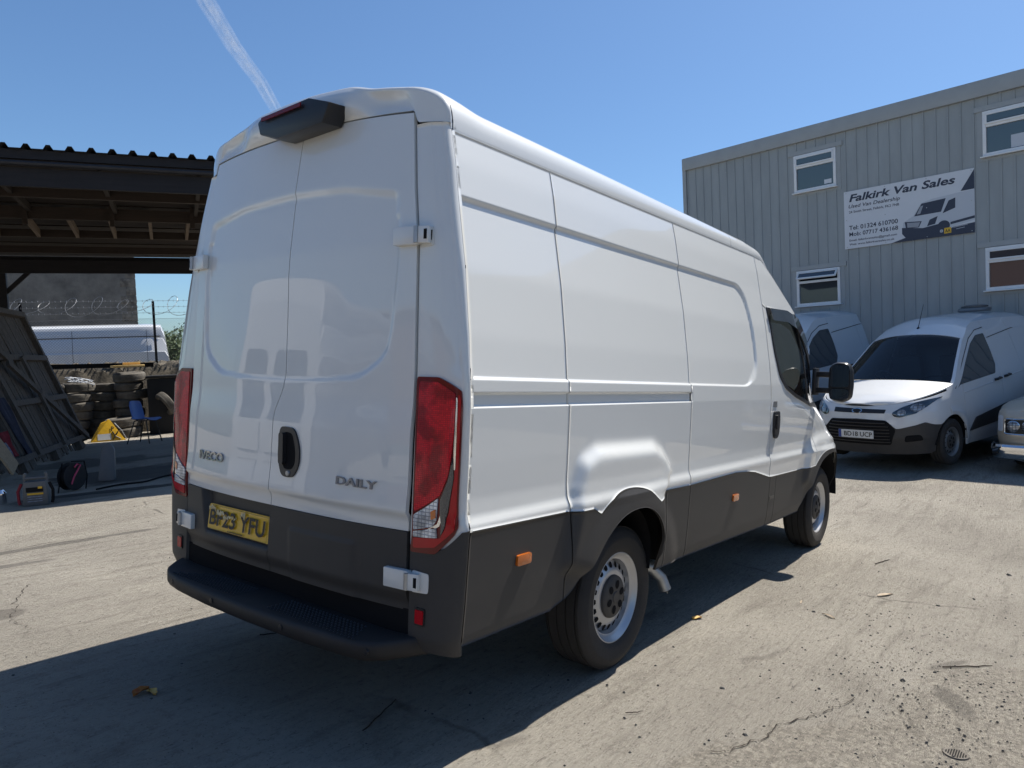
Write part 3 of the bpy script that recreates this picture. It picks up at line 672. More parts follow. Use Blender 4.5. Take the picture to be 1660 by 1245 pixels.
b = B(); b.lathe([(0, -.004), (.010, -.003), (.012, .004)], 18, axis=(1, 0, 0), c=(float(rearx(-.108, .985))-.010, -.108, .985)); b.build('lock_barrel', M['zinc'], hd)
# chrome lettering
for s, y0, z0, w, hh in (('IVECO', .615, .980, .222, .040), ('DAILY', -.405, .975, .215, .031)):
    b = B(); fn = lambda u, v: (float(rearx(-u, v))-.007, -u, v); bk = lambda u, v: (float(rearx(-u, v))+.002, -u, v)
    text(b, s, fn, -y0, z0, w=w, h=hh, bold=.02, thick=.008, back=bk); b.build('badge_lettering', M['badge'], van, smooth=False)
# number plate, with strips of torn film over the characters
pl = lambda o: (lambda u, v: (-.006-o+.012*(v-.66)/.11, -u, v))
pp = B(); 
npl = patch('number_plate', rp([(-.535, .659), (-.535, .774), (-.055, .774), (-.055, .659)], .008), pl(.0), 0, M['plate_y'], van, h=.08, depth=.006)
b = B(); text(b, 'BF23 YFU', pl(.0075), -.515, .683, w=.435, h=.072, bold=.018); b.build('plate_characters', M['ink'], npl, smooth=False)
b = B(); text(b, 'SELECT VANS UK LTD', pl(.0075), -.36, .6655, w=.12, h=.007) if False else b.add([pl(.0075)(u, v) for u, v in ((-.36, .666), (-.24, .666), (-.24, .670), (-.36, .670))], [(0, 1, 2, 3)])
fr = [((-.531, .6625), (-.059, .6625), (-.059, .6640), (-.531, .6640)), ((-.531, .7695), (-.059, .7695), (-.059, .771), (-.531, .771)), ((-.531, .6625), (-.5295, .6625), (-.5295, .771), (-.531, .771)), ((-.0605, .6625), (-.059, .6625), (-.059, .771), (-.0605, .771))]
for q in fr: b.add([pl(.0072)(*p) for p in q], [(0, 1, 2, 3)])
b.build('plate_border', M['ink'], npl, smooth=False)
b = B(); rr = random.Random(4)
for u0, u1, v0, v1 in ((-.528, -.47, .748, .770), (-.46, -.395, .738, .752), (-.40, -.36, .715, .735), (-.262, -.232, .745, .768), (-.36, -.29, .730, .738)):
    n = 14; top = [(u0+(u1-u0)*i/n, v1+rr.uniform(-.010, .004)) for i in range(n+1)]; bot = [(u0+(u1-u0)*i/n+rr.uniform(-.004, .004), v0+rr.uniform(-.010, .012)) for i in range(n+1)]
    P = [pl(.009+rr.uniform(0, .004))(*p) for p in top+bot]; b.add(P, [(i, i+1, n+2+i, n+1+i) for i in range(n)])
b.build('torn_film', M['tape'], npl, smooth=False)
# high brake lamp over the doors
bx = B(); pr = [(-.315, 2.468), (-.275, 2.392), (.02, 2.378), (.150, 2.418), (.168, 2.470), (.13, 2.490), (-.19, 2.506)]
bp_ = [(y, z) for y, z in pr]
bx.prism(bp_, lambda y, z: (-.040+.03*(2.5-z)+.10*max(0, (abs(y+.07)-.17))**1.2, y-.10*0, z), lambda y, z: (.06, y*1.03, z+.003))
sb = bx.build('high_brake_lamp', M['black'], van, bevel=.008)
b = B(); b.prism([(.118, 2.480), (-.150, 2.493), (-.150, 2.477), (.118, 2.464)], lambda y, z: (-.045+.03*(2.5-z), y, z), lambda y, z: (-.05, y, z)); b.build('brake_lens', M['darkred'], sb, smooth=False)
# cab: windscreen, bonnet, nose, glazing
def topsec(xe, us):
    z = float(ztop(xe)); y = float(sidep(xe, z, 1)[1]); cr = float(ipol(xe, [4.03, 4.88, 5.75], [.125, .05, .02])); bw = float(ipol(xe, [4.03, 4.88, 5.4, 5.75], [.06, .16, .12, .0]))
    xe = xe+float(lean(z)); return [(xe+bw*(1-u*u), y*u, z+cr*(1-u*u)) for u in us]
grid('windscreen', np.array([topsec(x, np.linspace(-.93, .93, 17)) for x in np.linspace(4.07, 4.84, 10)]), M['glass'], van)
for sg in (-1, 1):
    grid('windscreen_pillar', np.array([topsec(x, np.linspace(.93, 1.0, 4)*sg) for x in np.linspace(4.03, 4.86, 12)]), M['black'], van, skirt=(-.02, 0, -.02))
grid('bonnet', np.array([topsec(x, np.linspace(-1, 1, 21)) for x in np.linspace(4.86, 5.70, 16)]), M['paint'], van, skirt=(0, 0, -.02))
def nosef(y, z):
    h_ = float(hw(z)); return float(xfr(z))-LN+LN*(1-min(.999, abs(y)/h_)**NN)**(1/NN)
for nm, z0, z1, mm in (('front_panel', .705, .86, 'paint'), ('front_bumper', .33, .70, 'trim')):
    grid(nm, np.array([[(nosef(y, z)+.003, y, z) for z in np.linspace(z0, z1, 10)] for y in np.linspace(-.72, .72, 30)]), M[mm], van, skirt=(-.03, 0, 0))
patch('front_grille', rp([(-.5, .72), (.5, .72), (.45, .84), (-.45, .84)], .03), lambda y, z: (nosef(y, z), y, z), .012, M['black'], van, h=.06, depth=.02)
for sg in (-1, 1):
    f = sfn(sg)
    gl = rp([(3.375, 1.915), (3.72, 1.925), (4.02, 1.86), (4.36, 1.56), (4.52, 1.36), (4.56, 1.27), (4.22, 1.262), (3.81, 1.338), (3.60, 1.40), (3.49, 1.48), (3.425, 1.63)], .03)
    ap = [(3.345, 1.952), (3.75, 1.965), (4.04, 1.925), (4.42, 1.61), (4.70, 1.36), (4.85, 1.235), (4.60, 1.22), (4.22, 1.238), (3.81, 1.312), (3.585, 1.375), (3.465, 1.465), (3.40, 1.62)]
    # frame: ring between ap and gl, standing a little proud of the door
    b = B(); n = 64
    def loop(poly, n):
        L_ = [math.dist(poly[i], poly[(i+1) % len(poly)]) for i in range(len(poly))]; T = sum(L_); out = []; 
        for k in range(n):
            s = T*k/n
            for i, l in enumerate(L_):
                if s <= l: a = Vector(poly[i]); c = Vector(poly[(i+1) % len(poly)]); out.append(a+(c-a)*s/l); break
                s -= l
        return out
    cx, cz = 3.95, 1.55
    def ray_to(poly, ang):
        d = Vector((math.cos(ang), math.sin(ang))); best = 0
        for i in range(len(poly)):
            a = Vector(poly[i])-Vector((cx, cz)); c = Vector(poly[(i+1) % len(poly)])-Vector((cx, cz)); e = c-a; den = d.x*e.y-d.y*e.x
            if abs(den) < 1e-9: continue
            t = (a.x*e.y-a.y*e.x)/den; s = (a.x*d.y-a.y*d.x)/den
            if t > 0 and -1e-6 <= s <= 1+1e-6: best = max(best, t)
        return (cx+d.x*best, cz+d.y*best)
    v = []
    for k in range(n):
        a = 2*PI*k/n; po = ray_to(ap, a); pi_ = ray_to(gl, a)
        for (q, o_) in ((po, -.02), (po, .007), (pi_, .007), (pi_, -.03)):
            p = sidep(q[0], q[1], sg); v.append((p[0], p[1]+sg*o_, p[2]))
    b.add(v, [(k*4+j, ((k+1) % n)*4+j, ((k+1) % n)*4+j+1, k*4+j+1) for k in range(n) for j in range(3)])
    wf = b.build('window_frame', M['black'], van)
    patch('window_glass', gl, f, 0., M['glass'], wf, h=.12, depth=0.0)
    b = B(); bar = [(4.02, 1.88), (4.10, 1.6), (4.16, 1.27)]
    b.tube([(float(sidep(x, z, sg)[0]), float(sidep(x, z, sg)[1])-sg*.004, z) for x, z in bar], .012, 6); b.build('quarter_bar', M['black'], wf)
    # wind deflector along the top of the window
    patch('wind_deflector', rp([(3.36, 1.94), (3.75, 1.955), (4.0, 1.915), (4.3, 1.65), (4.2, 1.64), (3.93, 1.83), (3.72, 1.865), (3.38, 1.855)], .015), f, (-.03 if sg > 0 else .03), M['tint'], van, h=.06, depth=.004*(-1 if sg > 0 else 1))
    # handle, small maker's badge, mirror
    s_ = -1 if sg > 0 else 1
    dh = patch('side_door_handle', rp([(3.325, 1.215), (3.43, 1.215), (3.44, 1.15), (3.43, 1.06), (3.40, 1.025), (3.345, 1.025), (3.325, 1.07)], .025), f, s_*.016, M['black'], van, h=.03, depth=s_*.03)
    patch('handle_grip', rp([(3.345, 1.19), (3.395, 1.19), (3.40, 1.09), (3.345, 1.09)], .015), f, s_*.028, M['black'], dh, h=.03, depth=s_*.02)
    bb = patch('side_badge', rp([(3.325, 1.245), (3.395, 1.245), (3.395, 1.285), (3.325, 1.285)], .004), f, s_*.003, M['greysteel'], van, h=.05, depth=s_*.004)
    patch('headlamp', rp([(4.97, 1.165), (5.15, 1.115), (5.45, .985), (5.60, .875), (5.56, .84), (5.3, .885), (5.08, 1.0), (4.98, 1.09)], .03), f, s_*.006, M['headlens'], van, h=.05, depth=s_*.02)
    # mirror
    mi = thing('door_mirror', 'x', 'x'); del mi['label']; del mi['category']; mi.parent = van
    b = B(); prof = [(-.035, -.155), (.04, -.165), (.095, -.13), (.105, -.02), (.098, .11), (.07, .158), (-.02, .165), (-.075, .13), (-.08, -.05), (-.07, -.13)]
    mc = Vector((4.40, sg*1.145, 1.435)); rz = Matrix.Rotation(sg*.10, 3, 'Z'); rings = [(0.0, .93), (.02, 1.), (.07, .97), (.11, .80), (.135, .5)]; v = []
    for dx, k in rings:
        for py, pz_ in rp(prof, .03, 3): v.append(mc+rz@Vector((dx, sg*py*k, pz_*k)))
    n = len(rp(prof, .03, 3)); fs = [(j*n+i, j*n+(i+1) % n, (j+1)*n+(i+1) % n, (j+1)*n+i) for j in range(len(rings)-1) for i in range(n)]; fs += [tuple(range(n)), tuple((len(rings)-1)*n+i for i in range(n))]
    b.add(v, fs); b.build('mirror_housing', M['black'], mi, ang=50)
    for nm, z0, z1 in (('mirror_glass', -.04, .14), ('wide_angle_glass', -.14, -.055)):
        b = B(); pg = rp([(-.062, z0), (.085, z0), (.085, z1), (-.055, z1)], .025, 4); b.prism(pg, lambda y, z: tuple(mc+rz@Vector((-.004, sg*y, z))), lambda y, z: tuple(mc+rz@Vector((.004, sg*y, z)))); b.build(nm, M['tint'], mi)
    b = B(); b.box(tuple(mc+Vector((.05, -sg*.115, .06))), (.07, .13, .045)); b.box(tuple(mc+Vector((.05, -sg*.115, -.07))), (.07, .13, .045)); b.box(tuple(mc+Vector((.05, -sg*.185, 0))), (.11, .03, .22)); b.build('mirror_arm', M['black'], mi, bevel=.008)
    # side markers
    for x0, z0 in ((.415, .708), (2.635, .692)):
        ml = patch('side_marker', rp([(x0-.045, z0-.021), (x0+.045, z0-.021), (x0+.045, z0+.021), (x0-.045, z0+.021)], .01), f, s_*.014, M['amber'], van, h=.03, depth=s_*.016, dome=s_*.004)
    # service flap and cover lines on the cladding
    patch('jacking_cap', rp([(3.30, .60), (3.40, .60), (3.40, .62), (3.30, .62)], .004), f, s_*.0065, M['black'], van, h=.03, depth=s_*.003)
# cab interior
b = B(); b.prism([(-.88, .95), (.88, .95), (.88, 1.45), (.74, 2.25), (-.74, 2.25), (-.88, 1.45)], lambda y, z: (3.15, y, z), lambda y, z: (3.18, y, z)); b.build('bulkhead', M['interior'], van, smooth=False)
for y in (-.5, .05, .5):
    b = B(); b.box((3.50, y, 1.30), (.14, .46, .62), Matrix.Rotation(-.18, 3, 'Y')); b.box((3.42, y, 1.70), (.10, .26, .18), Matrix.Rotation(-.12, 3, 'Y')); b.box((3.72, y, .98), (.5, .46, .14)); b.build('seat', M['interior'], van, bevel=.03)
b = B(); b.box((4.55, 0, 1.12), (.5, 1.72, .22)); b.box((3.95, 0, .88), (1.6, 1.7, .03)); b.build('dashboard', M['interior'], van, bevel=.03)
b = B(); b.lathe([(.19+.014*math.cos(a), .014*math.sin(a)) for a in np.linspace(0, 2*PI, 9)], 32, axis=(1, 0, .9), c=(4.2, -.48, 1.22)); b.build('steering_wheel', M['interior'], van)
# exhaust tailpipe under the sill
b = B(); pts = [(1.60, -.72, .42), (1.78, -.76, .40), (1.88, -.81, .36), (1.93, -.85, .30), (1.945, -.87, .235)]; b.tube(pts, [.028, .03, .031, .032, .034], 16, cap=False); b.tube([pts[-1], (1.947, -.872, .236)], .026, 12)
b.build('exhaust_pipe', M['zinc'], van)
# ---------------------------------------------------------------- wheels
def make_wheel(c, R, W, rr, sg, parent, rim_m='steel', detail=True, tyre_m='tyre'):
    w = bpy.data.objects.new('wheel', None); COL.objects.link(w); w.parent = parent; w.location = c; w.empty_display_size = .2
    h = W/2
    b = B(); k = R-rr
    prof = [(rr, -h*.80), (rr+.012, -h*.90), (rr+k*.25, -h*1.0), (rr+k*.55, -h*1.02), (rr+k*.62, -h*1.03), (rr+k*.66, -h*1.0), (rr+k*.80, -h*.96), (rr+k*.90, -h*.86), (R-.004, -h*.76)]
    for g in (-.42, -.14, .14, .42): prof += [(R, (g-.09)*2*h*.78), (R, (g-.022)*2*h*.78), (R-.008, (g-.018)*2*h*.78), (R-.008, (g+.018)*2*h*.78), (R, (g+.022)*2*h*.78)]
    prof += [(R-.004, h*.76), (rr+k*.90, h*.86), (rr+k*.66, h*1.0), (rr+k*.5, h*1.02), (rr, h*.8)]
    b.lathe([(r_, -sg*a) for r_, a in prof][::1] if False else [(r_, sg*-a) for r_, a in prof], 72, axis=(0, 1, 0))
    ty = b.build('tyre', M[tyre_m], w, ang=40)
    o = sg*h   # outer side
    b = B(); q = rr
    pf = [(q+.008, .80), (q+.010, .84), (q+.002, .86), (q-.006, .80), (q-.012, .66), (q-.030, .60), (q-.036, .30), (q-.040, .12), (q-.050, .20), (q*.82, .30), (q*.78, .40), (q*.64, .58), (q*.58, .62), (q*.50, .62), (q*.2, .60), (0, .60)]
    b.lathe([(r_, sg*a*h) for r_, a in pf], 64); b.lathe([(q-.03, -sg*.7*h), (q-.045, sg*.1*h), (0, sg*.05*h)], 40)
    rim = b.build('rim', M[rim_m], w, ang=50)
    b = B(); n = 20 if detail else 12
    for i in range(n):
        a = 2*PI*i/n; r1 = q*.71; y1 = sg*h*.497; dr = Vector((math.cos(a), 0, math.sin(a))); ta = Vector((-math.sin(a), 0, math.cos(a))); nrm = Vector((0, sg*1, 0))+dr*.35; nrm.normalize(); rad_ = ta.cross(nrm)
        v = [dr*r1+Vector((0, y1, 0))+nrm*.003+ta*math.cos(t)*q*.066+rad_*math.sin(t)*q*.080 for t in np.linspace(0, 2*PI, 13)[:-1]]
        b.add(v, [tuple(range(12))])
    tag(b.build('vent_holes', M['matblack'], rim, smooth=False), kind='stuff')
    b = B(); b.lathe([(0, sg*h*.86), (q*.12, sg*h*.86), (q*.14, sg*h*.82), (q*.42, sg*h*.80), (q*.48, sg*h*.72), (q*.50, sg*h*.60)], 30)
    cap = b.build('hub_cap', M['trim'], w)
    b = B()
    for i in range(6):
        a = 2*PI*i/6+.3; cc = Vector((math.cos(a)*q*.285, sg*h*.828, math.sin(a)*q*.285)); dr = Vector((math.cos(a), 0, math.sin(a))); ta = Vector((-math.sin(a), 0, math.cos(a)))
        b.add([cc+dr*math.cos(t)*q*.105+ta*math.sin(t)*q*.085 for t in np.linspace(0, 2*PI, 11)[:-1]], [tuple(range(10))])
    b.build('nut_hollows', M['matblack'], cap, smooth=False)
    return w
for x in (1.3007, 4.8207):
    for sg in (-1, 1): make_wheel((x, sg*.822, .345), .345, .225, .213, sg, van)
van_all = [van]

# ---------------------------------------------------------------- warehouse with the dealer's board
M['cladding'] = mat('grey_sheet_cladding', (.31, .335, .345), .5, var=.10, vscale=2.5, bump=.05, bscale=12, streak=(1, 1, .25))
M['flash'] = mat('grey_flashing', (.33, .35, .36), .45, var=.06, vscale=3)
M['upvc'] = mat('white_upvc', (.74, .75, .76), .35, var=.04, vscale=6)
M['pane'] = mat('window_pane', (.035, .045, .055), .03, spec=.8, coat=1., coat_r=.01)
M['board'] = mat('printed_board', (.62, .64, .68), .45, var=.02, vscale=4)
M['sink'] = mat('dark_print', (.035, .045, .075), .5)
M['grey_pr'] = mat('grey_print', (.30, .32, .36), .5)
M['pale_pr'] = mat('pale_print', (.5, .53, .58), .5)
bT = Vector((14.029, 1.214, 5.301)); bR = Vector((-.173, -.985, .030)).normalized(); bN = UG.cross(bR).normalized()
if bN.x > 0: bN = -bN
bR = (bR-UG*bR.dot(UG)).normalized()
bld = thing('warehouse', 'two-storey grey corrugated metal warehouse carrying the dealer board', 'building', frame(bT, bR, bN, UG))
WIN = [(-1.04, -.15, .17, .95), (-1.045, -.12, -2.225, -1.48), (2.457, 4.35, .16, .95), (2.47, 4.35, -2.21, -1.45)]
def rib(r):
    q = ((r+3.72) % .207); return .026 if .015 < q < .046 else 0.
base_u, top_u = -6.2, 1.22
pitch = .207; offs = [0, .013, .018, .043, .048]
r = -3.72; sheet = 0
while r < 14.5:
    b = B(); rs_ = []
    for k in range(5):
        for o_, h_ in zip(offs, (0, 0, .018, .018, 0)): rs_.append((r+k*pitch+o_, h_))
    rs_.append((r+5*pitch, 0)); r1 = r+5*pitch
    for W_ in WIN:
        for e in (W_[0]-.09, W_[1]+.09):
            if r < e < r1: rs_.append((e, 0))
    rs_.sort()
    for (a, ha), (c, hc) in zip(rs_[:-1], rs_[1:]):
        if c-a < 1e-5: continue
        iv = [(base_u, top_u)]; mid = (a+c)/2; flat = False
        for (w0, w1, v0, v1) in WIN:
            if w0-.09 <= mid <= w1+.09:
                n_ = []
                for (p, q) in iv:
                    if v0-.06 > p: n_.append((p, min(q, v0-.06)))
                    if v1+.09 < q: n_.append((max(p, v1+.09), q))
                    if not (v0-.06 > p) and not (v1+.09 < q): pass
                iv = n_
        for p, q in iv: b.add([(a, ha, p), (c, hc, p), (c, hc, q), (a, ha, q)], [(0, 1, 2, 3)])
    b.build('cladding_sheet', M['cladding'], bld, smooth=False)
    r = r1
b = B(); b.box((5.3, .035, 1.36), (18.2, .07, .28)); b.box((5.3, -.2, 1.46), (18.2, .5, .10)); b.build('eaves_fascia', M['flash'], bld, bevel=.006)
b = B(); b.box((-3.76, .02, -2.5), (.09, .07, 7.44)); b.build('corner_flashing', M['flash'], bld, smooth=False)
b = B(); b.box((-3.80, -7, -2.4), (.04, 14, 7.6)); b.box((14.4, -7, -2.4), (.04, 14, 7.6)); b.box((5.3, -14, -2.4), (18.2, .04, 7.6)); b.build('side_wall', M['cladding'], bld, smooth=False)
b = B(); b.box((5.3, -7.2, 1.38), (18.2, 13.8, .06)); b.build('roof', M['flash'], bld, smooth=False)
# screws along the ribs
b = B()
for u_ in (.98, -.62, -1.32, -2.9):
    for k in range(60):
        r_ = -3.72+k*pitch+.0305
        if any(w0-.1 < r_ < w1+.1 and v0-.1 < u_ < v1+.1 for w0, w1, v0, v1 in WIN): continue
        b.box((r_, .029, u_+.02*math.sin(k)), (.012, .006, .012))
tag(b.build('sheet_screws', M['zinc'], bld, smooth=False), kind='stuff')
for wi, (w0, w1, v0, v1) in enumerate(WIN):
    wn = bpy.data.objects.new('window', None); COL.objects.link(wn); wn.parent = bld
    b = B(); t = .055; y = .012
    b.box(((w0+w1)/2, y, v1-t/2), (w1-w0, .05, t)); b.box(((w0+w1)/2, y, v0+t/2), (w1-w0, .05, t))
    b.box((w0+t/2, y, (v0+v1)/2), (t, .05, v1-v0-2*t)); b.box((w1-t/2, y, (v0+v1)/2), (t, .05, v1-v0-2*t))
    zt_ = v1-.30*(v1-v0)-.02; b.box(((w0+w1)/2, y, zt_), (w1-w0-2*t, .046, .05))
    mids = [] if w1-w0 < 1.2 else [(w0+w1)/2]
    for m_ in mids: b.box((m_, y-.002, (v0+v1)/2), (.06, .044, v1-v0-2*t))
    b.build('window_frame', M['upvc'], wn, bevel=.004)
    b = B(); b.box(((w0+w1)/2, .045, v0-.012), (w1-w0+.06, .09, .022)); b.build('sill', M['upvc'], wn, bevel=.003)
    b = B(); g = .10
    b.box((w0-.046, .004, (v0+v1)/2+.01), (.088, .012, v1-v0+.12)); b.box((w1+.046, .004, (v0+v1)/2+.01), (.088, .012, v1-v0+.12)); b.box(((w0+w1)/2, .012, v1+.055), (w1-w0+.26, .03, .09)); b.box(((w0+w1)/2, .006, v0-.052), (w1-w0+.18, .012, .05))
    b.build('window_flashing', M['flash'], wn, smooth=False)
    xs_ = [w0+t]+mids+[w1-t]
    for a, c in zip(xs_[:-1], xs_[1:]):
        b = B(); b.box(((a+c)/2, -.004, (v0+t+zt_)/2), (c-a, .008, zt_-v0-t)); b.build('pane', M['pane'], wn, smooth=False)
    # the top lights are hinged sashes; the lower left one stands open
    for a, c in zip(xs_[:-1], xs_[1:]):
        sash = bpy.data.objects.new('top_light', None); COL.objects.link(sash); sash.parent = wn
        h_ = v1-t-zt_-.02; R_ = Matrix.Rotation(math.radians(38 if wi == 1 else 0), 3, 'X'); hg = Vector(((a+c)/2, .03, v1-.045)); wd_ = c-a+.03
        def P_(x, y, z): return hg+R_@Vector((x, y, z))
        b = B(); q = .032
        for cx_, cz_, sx_, sz_ in ((0, -q/2, wd_, q), (0, -h_-.01+q/2, wd_, q), (-wd_/2+q/2, -h_/2, q, h_-q), (wd_/2-q/2, -h_/2, q, h_-q)): b.box(P_(cx_, .012, cz_), (sx_, .03, sz_), R_)
        b.box(P_(0, .006, -h_/2), (wd_-.03, .006, h_-.03), R_)
        b2 = B(); b2.box(P_(0, .012, -h_/2), (wd_-2*q, .008, h_-2*q), R_)
        bpy.data.objects.remove(sash)
        fr_ = B(); fr_.v = b.v[:-8]; fr_.f = b.f[:-6]; so_ = fr_.build('top_light', M['upvc'], wn, bevel=.004); b2.build('pane', M['pane'], wn, smooth=False)
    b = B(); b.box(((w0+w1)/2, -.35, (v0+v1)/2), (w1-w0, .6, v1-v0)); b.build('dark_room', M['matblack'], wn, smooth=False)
    if wi == 0:
        b = B(); b.box((-.33, .003, .30), (.15, .004, .085)); b.build('notice', M['board'], wn, smooth=False)
    if wi == 2:
        b = B(); b.box((3.05, .003, .34), (.34, .004, .22)); b.build('notice', M['pale_pr'], wn, smooth=False)
# the dealer's board, fixed over the ribs
sgn = thing('sign_board', 'white dealer board reading Falkirk Van Sales with a printed van', 'sign', frame(bT+bN*.03, bR, bN, UG))
SW, SH = 2.318, 1.147
b = B(); b.box((SW/2, .004, -SH/2), (SW, .008, SH)); b.build('board', M['board'], sgn, smooth=False)
def sf(o): return lambda u, v: (u*SW, o, -v*SH)
def spoly(b, pts, o): b.add([sf(o)(*p) for p in pts], [tuple(range(len(pts)))])
def stx(b, s, x0, ybase, w, h, **k):
    fn = lambda u, v: (u, .0105, v); text(b, s, fn, x0*SW, -ybase*SH, w=w*SW, h=h*SH, **k)
b = B(); stx(b, 'Falkirk Van Sales', .045, .185, .825, .125, shear=.22, bold=.028); b.build('title_lettering', M['sink'], sgn, smooth=False)
b = B(); stx(b, 'Used Van Dealership', .04, .295, .42, .062, shear=.22, bold=.012); stx(b, '24 Smith Street, Falkirk, FK2 7NB', .042, .385, .41, .042, bold=.012)
stx(b, 'Tel: 01324 610700', .04, .675, .40, .075, bold=.016); stx(b, 'Mob: 07717 436168', .04, .785, .40, .070, bold=.016)
stx(b, 'Email: falkirkvansales@gmail.com', .04, .875, .39, .036, bold=.012); stx(b, 'Web: www.falkirkvansales.co.uk', .04, .945, .37, .036, bold=.012)
b.build('address_lettering', M['sink'], sgn, smooth=False)
b = B(); spoly(b, [(.905, .325), (1, .32), (1, .02)], .0095); spoly(b, [(.385, 1.0), (.515, .93), (1, .84), (1, 1)], .0088); b.build('corner_print', M['sink'], sgn, smooth=False)
b = B(); spoly(b, [(.475, .86), (.48, .69), (.53, .63), (.56, .60), (.62, .41), (.70, .37), (.80, .355), (.88, .34), (1, .33), (1, .80), (.86, .86), (.80, .92), (.5, .93)], .0093); b.build('van_print', M['pale_pr'], sgn, smooth=False)
b = B(); spoly(b, [(.565, .61), (.622, .42), (.80, .395), (.765, .60)], .0100); spoly(b, [(.775, .63), (.82, .44), (.868, .41), (.866, .57)], .0100); spoly(b, [(.492, .68), (.622, .705), (.60, .80), (.50, .79)], .0100)
spoly(b, [(.470, .77), (.63, .82), (.74, .79), (.80, .83), (.83, .96), (.70, .985), (.50, .95), (.47, .87)], .0100); spoly(b, [(.83, .785), (1, .735), (1, .775), (.83, .825)], .0100); spoly(b, [(.68, .70), (.74, .66), (.72, .78), (.66, .80)], .0100)
spoly(b, [(.782+.045*math.cos(a), .83+.085*math.sin(a)) for a in np.linspace(0, 2*PI, 20)[:-1]], .0102); b.build('van_print_dark', M['sink'], sgn, smooth=False)
b = B(); spoly(b, [(.51, .70), (.61, .718), (.595, .79), (.512, .778)], .0104); spoly(b, [(.585, .585), (.615, .46), (.635, .455), (.612, .58)], .0104); b.build('van_print_grey', M['grey_pr'], sgn, smooth=False)
b = B(); spoly(b, [(.785, .87), (.835, .865), (.835, .955), (.785, .96)], .0104); b.build('logo_box', M['plate_y'], sgn, smooth=False)
b = B(); fn = lambda u, v: (u, .011, v); text(b, 'AA', fn, .791*SW, -.94*SH, w=.038*SW, h=.05*SH, bold=.02); b.build('logo_lettering', M['ink'], sgn, smooth=False)
b = B(); 
for k in range(6):
    a = k*PI/3; c = Vector((.765, .91)); d = Vector((math.cos(a)*.012, math.sin(a)*.024)); e = Vector((-d.y*.25, d.x*.5)); spoly(b, [tuple(c+d*.3-e), tuple(c+d-e), tuple(c+d+e), tuple(c+d*.3+e)], .0104)
spoly(b, [(.85, .875), (.95, .855), (.95, .862), (.85, .882)], .0104); spoly(b, [(.87, .905), (.93, .893), (.93, .90), (.87, .912)], .0104); b.build('small_print', M['pale_pr'], sgn, smooth=False)
b = B()
for x in (.02, .34, .66, .98):
    for y in (.03, .5, .97): b.box((x*SW, .012, -y*SH), (.014, .006, .014))
tag(b.build('fixing_screws', M['zinc'], sgn, smooth=False), kind='stuff')

